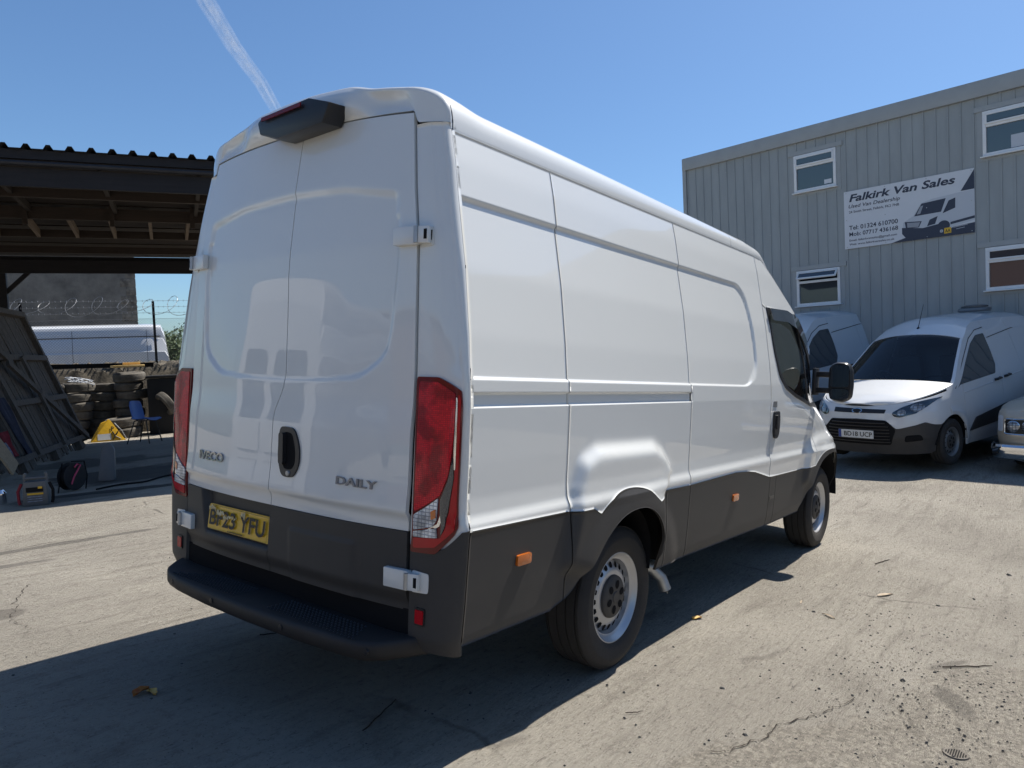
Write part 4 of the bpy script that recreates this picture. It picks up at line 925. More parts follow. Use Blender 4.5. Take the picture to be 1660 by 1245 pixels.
# ---------------------------------------------------------------- parked vehicles
def carframe(o, yaw, pitch=0.):
    F = Vector((math.cos(yaw), math.sin(yaw), 0)); F -= UG*F.dot(UG); F.normalize(); L_ = UG.cross(F)
    F = (F-UG*pitch).normalized(); Z = F.cross(L_); return frame(o, F, L_, Z)
def car_body(par, hwz, xfz, LN, NN, zt, zsill, arches, xrear, seams, low, mats, crown, bow, topx):
    pnt, blk = mats
    H = lambda z: ipol(z, *hwz); XFz = lambda z: ipol(z, *xfz)
    def P(x, z, sg):
        x = np.asarray(x, float); z = np.asarray(z, float); xf = XFz(z); u = np.clip((x-(xf-LN))/LN, 0, .99999); tp = (1-u**NN)**(1/NN)
        u2 = np.clip((xrear+.25-x)/.25, 0, 1); y = H(z)*tp*(1-.10*u2**2)
        for (xa, za, ra) in arches: y = y+.018*np.exp(-((np.hypot(x-xa, z-za)-ra-.05)/.05)**2)
        return np.stack([x+0*y, sg*y, z+0*y], -1)
    def T(th, z, sg):       # wrap of the nose: th 0 at the centre line, 90 deg at the flank
        th = np.asarray(th, float); z = np.asarray(z, float); c, s = np.abs(np.cos(th))**(2/NN), np.abs(np.sin(th))**(2/NN)
        return np.stack([XFz(z)-LN+LN*c, sg*H(z)*s, z+0*th], -1)
    def zb(x):
        z = zsill+0*x
        for (xa, za, ra) in arches: d = np.clip(ra**2-(x-xa)**2, 0, None); z = np.where(np.abs(x-xa) < ra, np.maximum(z, za+np.sqrt(d)), z)
        return z
    for sg in (-1, 1):
        x1 = float(XFz(.6))-LN
        cuts = [x1]+[s for s in seams if s < x1]+[xrear]
        for a, b_ in zip(cuts[:-1], cuts[1:]):
            xs = np.linspace(b_+.003, a-.003, max(4, int((a-b_)/.035))); bb = zb(xs); tt_ = zt(xs)
            Pa = np.zeros((len(xs), 44, 3))
            for j, v in enumerate(np.linspace(0, 1, 44)): Pa[:, j] = P(xs, bb+(tt_-bb)*v, sg)
            grid('side_panel', Pa, pnt, par, skirt=(0, -sg*.012, 0), ang=70)
        # nose: painted part over the lower bumper
        ths = np.linspace(0, PI/2, 40); xw = T(ths, np.full(40, .6), sg); yy = np.abs(xw[:, 1])
        zl = np.maximum(ipol(yy, *low), np.where(yy > H(.6)*.9, zb(xw[:, 0]), 0)); zt_ = np.array([float(zt(T(t, .85, 1)[0])) for t in ths])
        for nm, a0, a1, mm in (('nose_panel', zl, np.maximum(zt_, zl+.01), pnt), ('lower_bumper', np.maximum(np.full(40, zsill-.02), np.where(yy > H(.6)*.93, zb(xw[:, 0]), 0)), zl-.002, blk)):
            a1 = np.maximum(a1, a0+.004); Pa = np.zeros((40, 24, 3))
            for j, v in enumerate(np.linspace(0, 1, 24)): Pa[:, j] = T(ths, a0+(a1-a0)*v, sg)
            if nm == 'lower_bumper': Pa[:, :, 0] += .008
            grid(nm, Pa, mm, par, skirt=(-.012, -sg*.01, 0), ang=50)
        for (xa, za, ra) in arches:
            b = B(); n = 16; v = []
            for i in range(n+1):
                a = PI*i/n; yo = abs(float(P(xa+ra*math.cos(a), .6, 1)[1]))
                v += [(xa+ra*math.cos(a), sg*(yo-.01), za+ra*math.sin(a)), (xa+ra*math.cos(a), sg*.5, za+ra*math.sin(a))]
            b.add(v, [(2*i, 2*i+2, 2*i+3, 2*i+1) for i in range(n)]); b.add([v[2*i+1] for i in range(n+1)], [tuple(range(n+1))]); b.build('wheel_well', M['matblack'], par)
    def top(x, us):
        z = float(zt(np.array(x))); y = abs(float(P(x, z, 1)[1])); cr = float(ipol(x, *crown)); bw = float(ipol(x, *bow))
        if x > -LN+float(XFz(z)): y = abs(float(P(x, z, 1)[1]))
        return [(x+bw*(1-u*u), y*u, z+cr*(1-abs(u)**2.4)) for u in us]
    us = np.linspace(-1, 1, 31)
    for nm, a, b_, mm in topx:
        grid(nm, np.array([top(x, us if nm != 'windscreen' else us*.955) for x in np.linspace(a, b_, 26)]), mm, par, skirt=(0, 0, -.015), ang=50)
        if nm == 'windscreen':
            for sg in (-1, 1): grid('windscreen_pillar', np.array([top(x, np.linspace(.955, 1, 4)*sg) for x in np.linspace(a, b_, 16)]), pnt, par, skirt=(0, 0, -.015), ang=50)
    # tail
    zs = np.linspace(zsill, float(zt(np.array(xrear))), 14)
    Pa = np.array([[(xrear-.04*(1-(u*u)**2), float(P(xrear, z, 1)[1])*u, z) for z in zs] for u in us]); grid('tail_panel', Pa, pnt, par, ang=50)
    b = B(); b.box(((xrear)/2, 0, .42), (abs(xrear)-.5, 1.2, .35)); b.build('underbody', M['under'], par, smooth=False)
    return P, T, top
def P2(f, sg): return lambda u, v: tuple(f(u, v, sg))
def small_van(o, yaw, pitch, label, group, plate, lit=False):
    t = thing('parked_van', label, 'van', carframe(o, yaw, pitch) @ Matrix.Scale(1.12 if lit else 1, 4), group)
    hwz = ([.15, .4, .7, .95, 1.1, 1.2, 1.4, 1.6, 1.8, 1.92, 2.0], [.86, .90, .915, .90, .885, .862, .79, .725, .66, .60, .56])
    xfz = ([.15, .45, .62, .80, .93, 1.1], [-.10, 0, 0, -.03, -.10, -.30])
    zt = lambda x: ipol(x, [-4.2, -3.0, -2.2, -2.0, -1.66, -.98, -.5, -.2, -.08, 0], [1.96, 1.99, 1.955, 1.90, 1.70, 1.13, 1.02, .94, .90, .86])
    low = ([0, .38, .41, .52, .56, .72, .80, .86, .93], [.715, .70, .69, .585, .585, .63, .665, .625, .60])
    ar = [(-.86, .33, .385), (-3.45, .33, .385)]
    P, T, top = car_body(t, hwz, xfz, .80, 2.5, zt, .24, ar, -4.18, [-1.22, -2.42, -3.2], low, (M['paint2'], M['trim']),
        ([-4.2, -2.2, -1.66, -.98, -.4, 0], [.10, .10, .09, .06, .05, .02]), ([-4.2, -2.0, -1.66, -.98, -.4, -.08], [0, .05, .08, .16, .12, .06]),
        [('bonnet', -.985, -.10, M['paint2']), ('windscreen', -1.70, -.995, M['vglass']), ('roof', -4.18, -1.71, M['paint2'])])
    fz = lambda y, z: tuple(T(math.asin(min(1, (abs(y)/float(ipol(z, *hwz))))**(2.5/2)) if abs(y) > 0 else 0, z, 1 if y >= 0 else -1))
    def fp(name, poly, o_, m, par=t, h=.05, depth=.01): return patch(name, poly, fz, o_, m, par, h=h, depth=depth)
    gr = fp('upper_grille', rp([(-.37, .795), (.38, .795), (.39, .845), (-.37, .86)], .008), .004, M['black'])
    lg = fp('lower_grille', rp([(-.52, .57), (-.40, .70), (.40, .70), (.52, .57), (.45, .36), (-.45, .36)], .03), .012, M['matblack'])
    for z in (.66, .615, .57, .525, .48, .435, .395):
        w_ = .38+(.70-z)*.9 if z > .57 else .47; b = B(); b.tube([tuple(Vector(fz(y, z))+Vector((.016, 0, 0))) for y in np.linspace(-w_+.02, w_-.02, 9)], .009, 6); b.build('grille_slat', M['black'], lg)
    nb = B(); ov = [(.075*math.cos(a), .822+.032*math.sin(a)) for a in np.linspace(0, 2*PI, 25)[:-1]]; 
    bd = fp('oval_badge', ov, .016, M['chrome'], t, .04, .02); fp('badge_face', [(.064*math.cos(a), .822+.024*math.sin(a)) for a in np.linspace(0, 2*PI, 25)[:-1]], .019, M['blue'] if False else M['ink'], bd, .04, .004)
    pl_ = B(); pl_.box((.022, 0, .50), (.012, .52, .112)); np_ = pl_.build('number_plate', M['plate_w'], t, smooth=False)
    fn = lambda u, v: (.0295, u, v)
    b = B(); text(b, plate, fn, -.175, .468, w=.42, h=.066, bold=.016); b.build('plate_characters', M['ink'], np_, smooth=False)
    b = B(); b.box((.0285, -.238, .50), (.002, .04, .11)); b.build('plate_band', M['blue'], np_, smooth=False)
    for sg in (-1, 1):
        hl = rp([(sg*.47, .80), (sg*.48, .755), (sg*.55, .735), (sg*.74, .79), (sg*.82, .90), (sg*.86, 1.0), (sg*.70, .945), (sg*.55, .875)], .02)
        # headlamps lie along the corner, so they are mapped by (distance round the nose, height)
        yy = lambda s: s
        hp = []
        hb = patch('headlamp', [(s, z) for s, z in rp([(.47, .80), (.49, .755), (.56, .738), (.72, .79), (.80, .875), (.875, .985), (.70, .935), (.56, .868)], .02)], lambda s, z, sg=sg: tuple(np.array(fz(sg*min(s, .899*1.0), z))), .010*sg if True else 0, M['tint'], t, h=.03, depth=.02*sg)
        for (s, z, r_) in ((.575, .803, .046), (.715, .862, .062)):
            patch('lamp_reflector', [(s+r_*1.3*math.cos(a)*.8, z+r_*math.sin(a)*.8) for a in np.linspace(0, 2*PI, 19)[:-1]], lambda s, z, sg=sg: tuple(np.array(fz(sg*min(s, .899), z))), .017*sg, M['headlens'], hb, h=.03, depth=.01*sg)
        fp('fog_recess', rp([(sg*.60, .40), (sg*.78, .42), (sg*.76, .50), (sg*.62, .49)], .03), .012*(1), M['matblack'])
        s_ = -1 if sg > 0 else 1; f = P2(P, sg)
        gl = rp([(-1.07, 1.06), (-1.14, 1.10), (-2.25, 1.17), (-2.36, 1.30), (-2.38, 1.5), (-2.36, 1.77), (-2.10, 1.755), (-1.85, 1.64)], .03)
        patch('side_window', gl, f, s_*.004, M['tint'], t, h=.12, depth=s_*.006)
        b = B(); b.tube([tuple(Vector(P(x, z, sg))+Vector((0, sg*.002, 0))) for x, z in [(-1.0, 1.06), (-1.45, 1.42), (-1.86, 1.72), (-2.14, 1.83), (-2.42, 1.86)]], .006, 5); b.build('door_seal', M['seal'], t)
        b = B(); b.tube([tuple(Vector(P(x, z, sg))+Vector((0, sg*.001, 0))) for x, z in [(-2.42, 1.70), (-3.3, 1.80), (-4.15, 1.82)]], .006, 5); b.build('slide_rail', M['seal'], t)
        b = B(); b.tube([tuple(Vector(P(x, z, sg))+Vector((0, sg*.0, 0))) for x, z in [(-1.25, .98), (-2.2, 1.055), (-3.3, 1.15), (-4.15, 1.2)]], .008, 5); b.build('waist_crease', M['paint2'], t)
        patch('sill_moulding', rp([(-1.32, .42), (-1.52, .60), (-2.40, .70), (-2.98, .74), (-2.98, .50)], .02), f, s_*.010, M['trim'], t, h=.12, depth=s_*.012)
        for x in (-2.28, -2.60):
            b = B(); p = Vector(P(x, 1.085+(-2.28-x)*.08, sg)); b.tube([p+Vector((.09, sg*.0, -.01)), p+Vector((.07, sg*.035, 0)), p+Vector((-.05, sg*.035, .01)), p+Vector((-.08, 0, .01))], .018, 8); b.build('side_door_handle', M['black'], t)
        b = B(); mc = Vector((-1.22, sg*1.0, 1.22)); b.box(mc, (.14, .18, .20), taper=.85); b.box(mc+Vector((.0, -sg*.11, -.06)), (.06, .12, .05))
        if sg < 0: b.build('door_mirror', M['black'], t, bevel=.03)
        for x in (-.86, -3.45): make_wheel((x, sg*.80, .33), .325, .20, .20, sg, t, 'greysteel', False)
    b = B(); b.lathe([(.0, .0), (.03, .0), (.022, .02), (.006, .035)], 14, axis=(0, 0, 1), c=(-1.80, 0, 1.895)); b.tube([(-1.80, 0, 1.92), (-1.98, 0, 2.27)], [.006, .003], 6); b.build('aerial', M['black'], t)
    b = B(); b.lathe([(.23, 0), (.25, .03), (.24, .06), (.17, .085), (0, .09)], 30, axis=(0, 0, 1), c=(-3.75, -.05, 2.09)); b.lathe([(.18, .055), (.20, .10), (.12, .12), (0, .12)], 30, axis=(0, 0, 1), c=(-3.75, -.05, 2.09)); b.build('roof_vent', M['greysteel'], t, bevel=0)
    for y in (-.28, .12):
        b = B(); b.box((-.90+.12, y+.1, 1.145), (.03, .05, .02)); b.build('washer_jet', M['black'], t, bevel=.004)
    # bulkhead and a couple of grab straps seen through the windscreen
    b = B(); b.box((-2.42, 0, 1.15), (.03, 1.30, 1.2)); b.build('bulkhead', M['greyp2'], t, smooth=False)
    b = B(); b.box((-1.22, 0, 1.00), (.42, 1.44, .16)); b.box((-1.5, 0, .70), (1.7, 1.5, .03)); b.build('dashboard', M['interior2'], t, bevel=.03)
    for y in (-.38, .38):
        b = B(); b.box((-2.18, y, 1.15), (.13, .46, .62), Matrix.Rotation(.15, 3, 'Y')); b.box((-2.24, y, 1.55), (.09, .25, .18)); b.build('seat', M['interior2'], t, bevel=.03)
        for yy in (y-.045, y+.045):
            b = B(); b.tube([(-2.20, yy, 1.42), (-2.20, yy, 1.50)], .008, 6); b.build('headrest_rod', M['chrome'], t)
    b = B(); b.lathe([(.18+.013*math.cos(a), .013*math.sin(a)) for a in np.linspace(0, 2*PI, 9)], 28, axis=(1, 0, -.6), c=(-1.50, -.38, 1.12)); b.build('steering_wheel', M['interior2'], t)
    for y in (-.45, .25):
        b = B(); b.tube([(-.99+.10, y, 1.155), (-1.06, y+.28, 1.225), (-1.08, y+.55, 1.23)], .007, 5); b.build('wiper', M['black'], t)
    return t
small_van(Vector((9.52, -.21, .225)), math.radians(161.5), .035, 'white compact van facing the yard, registration BD18 UCP', 'white vans parked in front of the warehouse', 'BD18 UCP')
sv2 = small_van(Vector((11.0, 2.62, .20)), math.radians(161.5), .035, 'white compact van half hidden by the cab of the big van', 'white vans parked in front of the warehouse', 'SF19 KLO', True)
# old champagne saloon cut off by the right edge
def saloon():
    o = Vector((10.12, -1.76, float(gz(10.12, -1.76)))); fr = carframe(o, math.radians(163), 0.)
    t = thing('parked_saloon', 'old champagne-gold saloon with chrome bumper at the right edge', 'car', fr @ Matrix.Translation((0, .92, 0)))
    hwz = ([.12, .3, .5, .8, .9, 1.0, 1.2, 1.4], [.86, .89, .91, .905, .88, .84, .72, .60]); xfz = ([.12, .3, .5, .75, .82, .95], [-.10, -.03, 0, -.02, -.06, -.16])
    zt = lambda x: ipol(x, [-4.9, -4.0, -3.4, -2.4, -1.85, -1.35, -.5, -.12, 0], [.98, 1.03, 1.36, 1.40, 1.36, 1.02, .93, .84, .78])
    P, T, top = car_body(t, hwz, xfz, .30, 3.6, zt, .22, [(-.85, .31, .36), (-3.9, .31, .36)], -4.88, [-1.35, -2.4, -3.4], ([0, .95], [.26, .26]), (M['gold'], M['gold']),
        ([-4.9, -3.4, -2.4, -1.8, -1.35, -.5, 0], [.06, .06, .06, .05, .06, .07, .02]), ([-4.9, -2, -1.35, -.3, 0], [0, .05, .08, .03, 0]),
        [('bonnet', -1.34, -.10, M['gold']), ('windscreen', -1.86, -1.35, M['tint']), ('roof', -4.86, -1.87, M['gold'])])
    fz = lambda y, z: tuple(T(math.asin(min(1, (abs(y)/float(ipol(z, *hwz))))**(3.6/2)), z, 1 if y >= 0 else -1))
    b = B(); pf = [(.0, -.11), (.045, -.10), (.06, -.02), (.055, .05), (.03, .08), (-.02, .085)]
    for i, (dx, dz) in enumerate(pf): pass
    ys = np.linspace(-.96, .96, 50); Pa = np.array([[(float(ipol(abs(y), [0, .75, .88, .93, .96], [.05, .03, -.02, -.09, -.2]))+dx, y, .31+dz) for dx, dz in pf] for y in ys]); grid('front_bumper', Pa, M['chrome'], t, skirt=(-.03, 0, 0), ang=30)
    patch('air_intake', rp([(-.7, .15), (.7, .15), (.62, .185), (-.62, .185)][::1], .01), fz, .01, M['matblack'], t, h=.08)
    b = B(); b.tube([tuple(Vector(fz(y, .145+.05*(abs(y)/.8)**2))+Vector((.02, 0, 0))) for y in np.linspace(-.8, .8, 18)], .008, 6); b.build('valance_trim', M['chrome'], t)
    for sg in (-1, 1):
        s1 = sorted
        hb = patch('lamp_housing', rp([(sg*.38, .535), (sg*.755, .535), (sg*.755, .715), (sg*.38, .72)], .02), fz, .004, M['black'], t, h=.05)
        b = B(); lo = rp([(sg*.37, .525), (sg*.765, .525), (sg*.765, .725), (sg*.37, .73)], .03); b.tube([tuple(Vector(fz(*p))+Vector((.006, 0, 0))) for p in lo+[lo[0]]], .008, 6); b.build('chrome_surround', M['chrome'], hb)
        for y in (.65, .47):
            b = B(); c = Vector(fz(sg*y, .627)); b.lathe([(.078, -.02), (.080, .012), (.072, .016)], 28, axis=(1, 0, 0), c=c); hr = b.build('lamp_rim', M['chrome'], hb)
            b = B(); b.lathe([(.072, .012), (.05, .026), (.025, .031), (0, .033)], 28, axis=(1, 0, 0), c=c); b.build('round_headlamp', M['headlens'], hr)
        patch('side_indicator', rp([(sg*.79, .555), (sg*.865, .555), (sg*.86, .77), (sg*.79, .765)], .03), fz, .008, M['pale_pr'], t, h=.04)
        for x in (-.85, -3.9): make_wheel((x, sg*.79, .31), .31, .2, .19, sg, t, 'greysteel', False)
    patch('radiator_grille', rp([(-.30, .46), (.30, .46), (.30, .76), (-.30, .76)], .02), fz, .03, M['chrome'], t, h=.06, depth=.04)
saloon()

# ---------------------------------------------------------------- timber lean-to on the left (local axes: a along its front, b away from us, h up)
SA = Vector((.880, -.468, .080)); SA = (SA-UG*SA.dot(UG)).normalized(); SB = UG.cross(SA).normalized(); SO = Vector((1.1, 6.87, -.19))
def SFr(a=0, b=0, h=0, rot=0): 
    return frame(SO+SA*a+SB*b+UG*h, SA, SB, UG) @ Matrix.Rotation(rot, 4, 'Z')
def abh(x, y): p = Vector((x, y, 0))-SO; return p.dot(SA), p.dot(SB)
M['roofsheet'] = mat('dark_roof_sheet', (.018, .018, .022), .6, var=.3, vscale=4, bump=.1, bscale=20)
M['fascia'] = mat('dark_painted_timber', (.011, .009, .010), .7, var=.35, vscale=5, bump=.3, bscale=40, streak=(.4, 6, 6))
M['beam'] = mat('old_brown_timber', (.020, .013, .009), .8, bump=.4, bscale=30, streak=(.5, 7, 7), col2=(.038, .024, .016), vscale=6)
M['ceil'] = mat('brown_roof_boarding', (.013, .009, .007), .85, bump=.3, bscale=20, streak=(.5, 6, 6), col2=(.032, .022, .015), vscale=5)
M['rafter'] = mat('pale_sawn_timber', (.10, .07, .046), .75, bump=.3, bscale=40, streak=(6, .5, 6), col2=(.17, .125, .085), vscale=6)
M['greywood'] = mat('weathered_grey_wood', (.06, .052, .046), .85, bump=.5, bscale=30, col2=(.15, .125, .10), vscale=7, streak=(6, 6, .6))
M['render'] = mat('dark_render', (.075, .072, .066), .9, bump=.6, bscale=25, col2=(.17, .16, .145), vscale=1.6, detail=9)
M['quoin'] = mat('dark_stone', (.05, .045, .04), .9, bump=.6, bscale=20, col2=(.20, .18, .15), vscale=4)
M['soil'] = mat('rubble_soil', (.035, .03, .022), .95, bump=1., bscale=30, col2=(.17, .145, .11), vscale=7, detail=9)
M['darkbin'] = mat('black_sheeting', (.014, .014, .015), .75, bump=.3, bscale=9)
M['bluep'] = mat('blue_plastic', (.03, .10, .34), .4)
M['yellow'] = mat('yellow_enamel', (.62, .36, .02), .4, var=.15, vscale=12, bump=.1, bscale=30)
M['greyp'] = mat('grey_plastic', (.09, .095, .10), .5, var=.1, vscale=10)
M['redc'] = mat('red_cloth', (.20, .015, .025), .8, var=.3, vscale=20)
M['pink'] = mat('pink_hose', (.50, .06, .12), .5)
M['rag'] = mat('grey_rag', (.22, .24, .30), .9, var=.5, vscale=30, bump=.6, bscale=30)
M['rag2'] = mat('dark_blue_cloth', (.03, .035, .06), .9, var=.4, vscale=10)
M['wire'] = mat('galvanised_wire', (.20, .205, .21), .5, metal=.5)
M['chip'] = mat('chipboard', (.36, .26, .16), .85, var=.25, vscale=40)
M['leafdark'] = mat('dark_foliage', (.022, .045, .012), .7, col2=(.07, .11, .03), vscale=3)
shed = thing('timber_shed', 'open-fronted timber lean-to with dark fascia and corrugated roof at the left', 'shed', SFr())
roof_h = lambda b: 3.86-.018*b
b = B(); aa = []; a = -4.2; hh = []
while a < 5.4:
    for o_, h_ in ((0, 0), (.055, 0), (.085, .050), (.125, .050), (.155, 0)): aa.append((a+o_, h_))
    a += .212
v = []; n = len(aa)
for b_ in (-.12, 7.45): v += [(x, b_, roof_h(b_)+.06+h) for x, h in aa]
v += [(x, b_, z-.006) for (x, b_, z) in v]
b.add(v, [(i, i+1, n+i+1, n+i) for i in range(n-1)]+[(2*n+i+1, 2*n+i, 3*n+i, 3*n+i+1) for i in range(n-1)]+[(i+1, i, 2*n+i, 2*n+i+1) for i in range(n-1)]+[(n+i, n+i+1, 3*n+i+1, 3*n+i) for i in range(n-1)]); b.build('roof_sheet', M['roofsheet'], shed, smooth=False)
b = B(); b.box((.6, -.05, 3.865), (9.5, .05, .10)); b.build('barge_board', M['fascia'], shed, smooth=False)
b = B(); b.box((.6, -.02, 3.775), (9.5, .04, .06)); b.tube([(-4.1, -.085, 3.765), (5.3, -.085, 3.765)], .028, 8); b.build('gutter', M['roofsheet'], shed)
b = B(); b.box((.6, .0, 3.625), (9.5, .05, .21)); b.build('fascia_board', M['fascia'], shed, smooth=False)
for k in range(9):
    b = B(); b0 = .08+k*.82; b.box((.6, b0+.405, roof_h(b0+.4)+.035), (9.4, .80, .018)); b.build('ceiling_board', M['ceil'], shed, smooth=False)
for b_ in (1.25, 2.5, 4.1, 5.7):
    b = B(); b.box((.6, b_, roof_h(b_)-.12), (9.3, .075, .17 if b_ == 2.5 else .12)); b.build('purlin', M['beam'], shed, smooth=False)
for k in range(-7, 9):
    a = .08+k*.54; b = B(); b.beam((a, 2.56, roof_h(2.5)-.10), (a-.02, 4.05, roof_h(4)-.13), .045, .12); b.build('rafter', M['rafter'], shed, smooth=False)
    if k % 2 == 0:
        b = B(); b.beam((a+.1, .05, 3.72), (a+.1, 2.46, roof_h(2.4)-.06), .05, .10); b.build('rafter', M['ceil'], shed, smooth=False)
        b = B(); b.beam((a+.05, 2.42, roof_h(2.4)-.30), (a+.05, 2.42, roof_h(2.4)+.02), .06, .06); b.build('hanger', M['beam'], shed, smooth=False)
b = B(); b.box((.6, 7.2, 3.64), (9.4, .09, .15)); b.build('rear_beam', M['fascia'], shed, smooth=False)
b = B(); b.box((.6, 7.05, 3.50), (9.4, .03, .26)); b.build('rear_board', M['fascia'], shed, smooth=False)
for a, b_ in ((-1.03, 7.2), (-3.95, 7.2), (5.1, 7.2), (-3.95, .1), (5.2, .1)):
    b = B(); b.box((a, b_, 1.75), (.13, .13, 3.6)); b.build('post', M['fascia'], shed, smooth=False)
for a0, a1, c in ((-1.0, -.2, 7.2),):
    b = B(); b.beam((-1.0, 7.2, 3.0), (-.45, 7.2, 3.55), .05, .08); b.build('brace', M['fascia'], shed, smooth=False)
# boarded panel propped on its edge
p1 = Vector((.25, 6.18, .12)); p0 = Vector((-.21, 2.13, .12)); p2 = Vector((-.52, 5.45, 2.47))
ud = (p0-p1).normalized(); vd = p2-p1; VL = vd.length; vd.normalize(); nd = ud.cross(vd).normalized()
if nd.x < 0: nd = -nd
pan = thing('boarded_panel', 'big weathered timber panel with rails and braces leaning at the left edge', 'timber panel', SFr())
PQ = lambda u, v, w=0: p1+ud*u+vd*(v*VL)+nd*w
for k in range(40):
    u = .06+k*.125; j = rnd.uniform(-.008, .008); v0 = rnd.uniform(-.06, .02)
    b = B(); q = [PQ(u-.056, v0, j), PQ(u+.056, v0, j), PQ(u+.056, 1.0, j), PQ(u-.056, 1.0, j)]; b.add(q+[x-nd*.018 for x in q], [(0, 1, 2, 3), (7, 6, 5, 4), (0, 4, 5, 1), (1, 5, 6, 2), (2, 6, 7, 3), (3, 7, 4, 0)]); b.build('board', M['greywood'], pan, smooth=False)
for v in (.03, .36, .66, .985):
    b = B(); b.beam(PQ(0, v, .055), PQ(5.0, v, .055), .09, .08, nd); b.build('rail', M['greywood'], pan, smooth=False)
for u0, v0, u1, v1 in ((.05, .02, 2.3, .62), (2.1, .62, 3.6, .98), (1.6, .03, 1.5, .66), (3.0, .03, 3.0, .98)):
    b = B(); b.beam(PQ(u0, v0, .115), PQ(u1, v1, .115), .11, .045, nd); b.build('brace', M['greywood'], pan, smooth=False)
b = B(); b.beam(PQ(0.0, 0, .03), PQ(0, 1, .03), .10, .09, nd); b.build('stile', M['greywood'], pan, smooth=False)
for u in (.5, 2.0, 3.6):
    b = B(); p = PQ(u, 0, .0); b.beam((p.x+.05, p.y, 0), (p.x, p.y, .16), .3, .12); b.build('foot_block', M['greywood'], pan, smooth=False)
def cloth(name, label, pts, w, mm, seed=0, thick=.03, cat='cloth'):
    # a hanging rag: a folded strip following pts
    r_ = random.Random(seed); b = B(); v = []; n = 9
    for i, p in enumerate(pts):
        p = Vector(p); ww = w*(1-.35*i/len(pts))*r_.uniform(.8, 1.15)
        for k in range(n):
            t = k/(n-1)-.5; v.append(p+ud*t*ww+nd*(.03+thick*math.sin(k*1.9+i*.5+seed)*.6))
    m_ = len(pts); v2 = [q-nd*.012 for q in v]
    b.add(v+v2, [(i*n+k, i*n+k+1, (i+1)*n+k+1, (i+1)*n+k) for i in range(m_-1) for k in range(n-1)]+[((i+1)*n+k+m_*n, (i+1)*n+k+1+m_*n, i*n+k+1+m_*n, i*n+k+m_*n) for i in range(m_-1) for k in range(n-1)])
    o = b.build(name, mm, None, ang=80); o.matrix_world = SFr(); tag(o, label, cat); return o
cloth('hanging_rag', 'dark blue overalls hanging from the panel rail beside the power pack', [PQ(3.55, v, .13) for v in (.40, .34, .28, .22, .16, .10, .05)], .30, M['rag2'], 1)
cloth('hanging_rag', 'red rag tucked against the leaning boards', [PQ(4.05, v, .12) for v in (.21, .18, .14, .10, .06)], .22, M['redc'], 2)
cloth('hanging_rag', 'black sack hanging at the left side of the leaning boards', [PQ(4.6, v, .12) for v in (.36, .30, .24, .18, .12, .08)], .24, M['matblack'], 3, .05)
cloth('paper_bundle', 'crumpled pale papers heaped on the middle rail of the panel', [PQ(4.2, .40, .16), PQ(4.2, .375, .18), PQ(4.15, .36, .15)], .45, M['rag'], 4, .09, 'papers')
ct = cloth('hanging_rag', 'grey rag wedged above the bottom rail of the panel', [PQ(4.3, v, .12) for v in (.15, .12, .09, .06)], .2, M['rag'], 5, .06)
b = B(); b.beam(PQ(4.75, .30, .2), PQ(4.75, .0, .28), .35, .02, nd); o = b.build('chipboard_offcut', M['chip'], None, smooth=False); o.matrix_world = SFr(); tag(o, 'tan chipboard offcut leaning at the foot of the panel', 'board')

# things on the ground at the front of the lean-to
def on(a, b_, rot=0, dz=0.): 
    p = SO+SA*a+SB*b_; p.z = float(gz(p.x, p.y))+dz; return frame(p, SA, SB, UG) @ Matrix.Rotation(rot, 4, 'Z')
pk = thing('power_pack', 'grey portable jump starter with yellow label and red lead on the shed floor', 'power pack', on(.50, -.50, -.12))
b = B(); prof = [(-.125, 0), (.125, 0), (.105, .26), (-.105, .26)]; b.prism(prof, lambda x, z: (x, -.06, z), lambda x, z: (x*.95, .08, z)); b.build('case', M['greyp'], pk, bevel=.01)
b = B(); b.tube([(-.10, 0, .25), (-.105, 0, .33), (-.09, 0, .345)], .016, 8); b.tube([(.10, 0, .25), (.105, 0, .33), (.09, 0, .345)], .016, 8); b.tube([(-.1, 0, .292), (.1, 0, .292)], .018, 8); b.build('handle', M['greyp'], pk)
b = B(); b.box((0, -.063, .175), (.16, .008, .05)); b.build('gauge_panel', M['matblack'], pk, smooth=False)
b = B(); b.box((.005, -.065, .13), (.15, .008, .018)); b.box((.055, -.068, .195), (.04, .008, .022)); b.build('yellow_label', M['yellow'], pk, smooth=False)
for z in (.10, .075, .05): 
    b = B(); b.box((0, -.064, z), (.14, .006, .008)); b.build('label_strip', M['rag'], pk, smooth=False)
b = B(); b.tube([(-.13, -.02, .24), (-.165, -.03, .16), (-.16, -.03, .05), (-.15, -.03, .02)], .016, 8); b.build('red_lead', M['redc'], pk)
b = B(); b.tube([(.13, -.02, .24), (.165, -.03, .16), (.16, -.03, .05), (.15, -.03, .02)], .016, 8); b.build('black_lead', M['matblack'], pk)
cr = thing('cable_reel', 'cable drum with a pink hose looped on it beside the power pack', 'cable reel', on(.74, .30, .9) @ Matrix.Scale(.8, 4))
b = B(); b.lathe([(.20, -.07), (.205, -.065), (.205, -.06), (.05, -.055), (.05, .055), (.205, .06), (.205, .065), (.20, .07), (.0, .072)], 32, axis=(0, 1, 0), c=(0, 0, .22)); b.lathe([(0, -.072), (.2, -.07)], 32, axis=(0, 1, 0), c=(0, 0, .22)); b.build('drum', M['darkbin'], cr)
b = B(); b.lathe([(.15+.02*math.cos(a), .05*math.sin(a)) for a in np.linspace(0, 2*PI, 9)], 30, axis=(0, 1, 0), c=(0, 0, .22)); b.build('wound_cable', M['matblack'], cr)
b = B(); b.tube([(-.10, -.09, .12), (-.06, -.10, .22), (.02, -.10, .32), (.08, -.09, .38), (.02, -.09, .40), (-.03, -.09, .36)], .012, 8); b.build('pink_hose', M['pink'], cr)
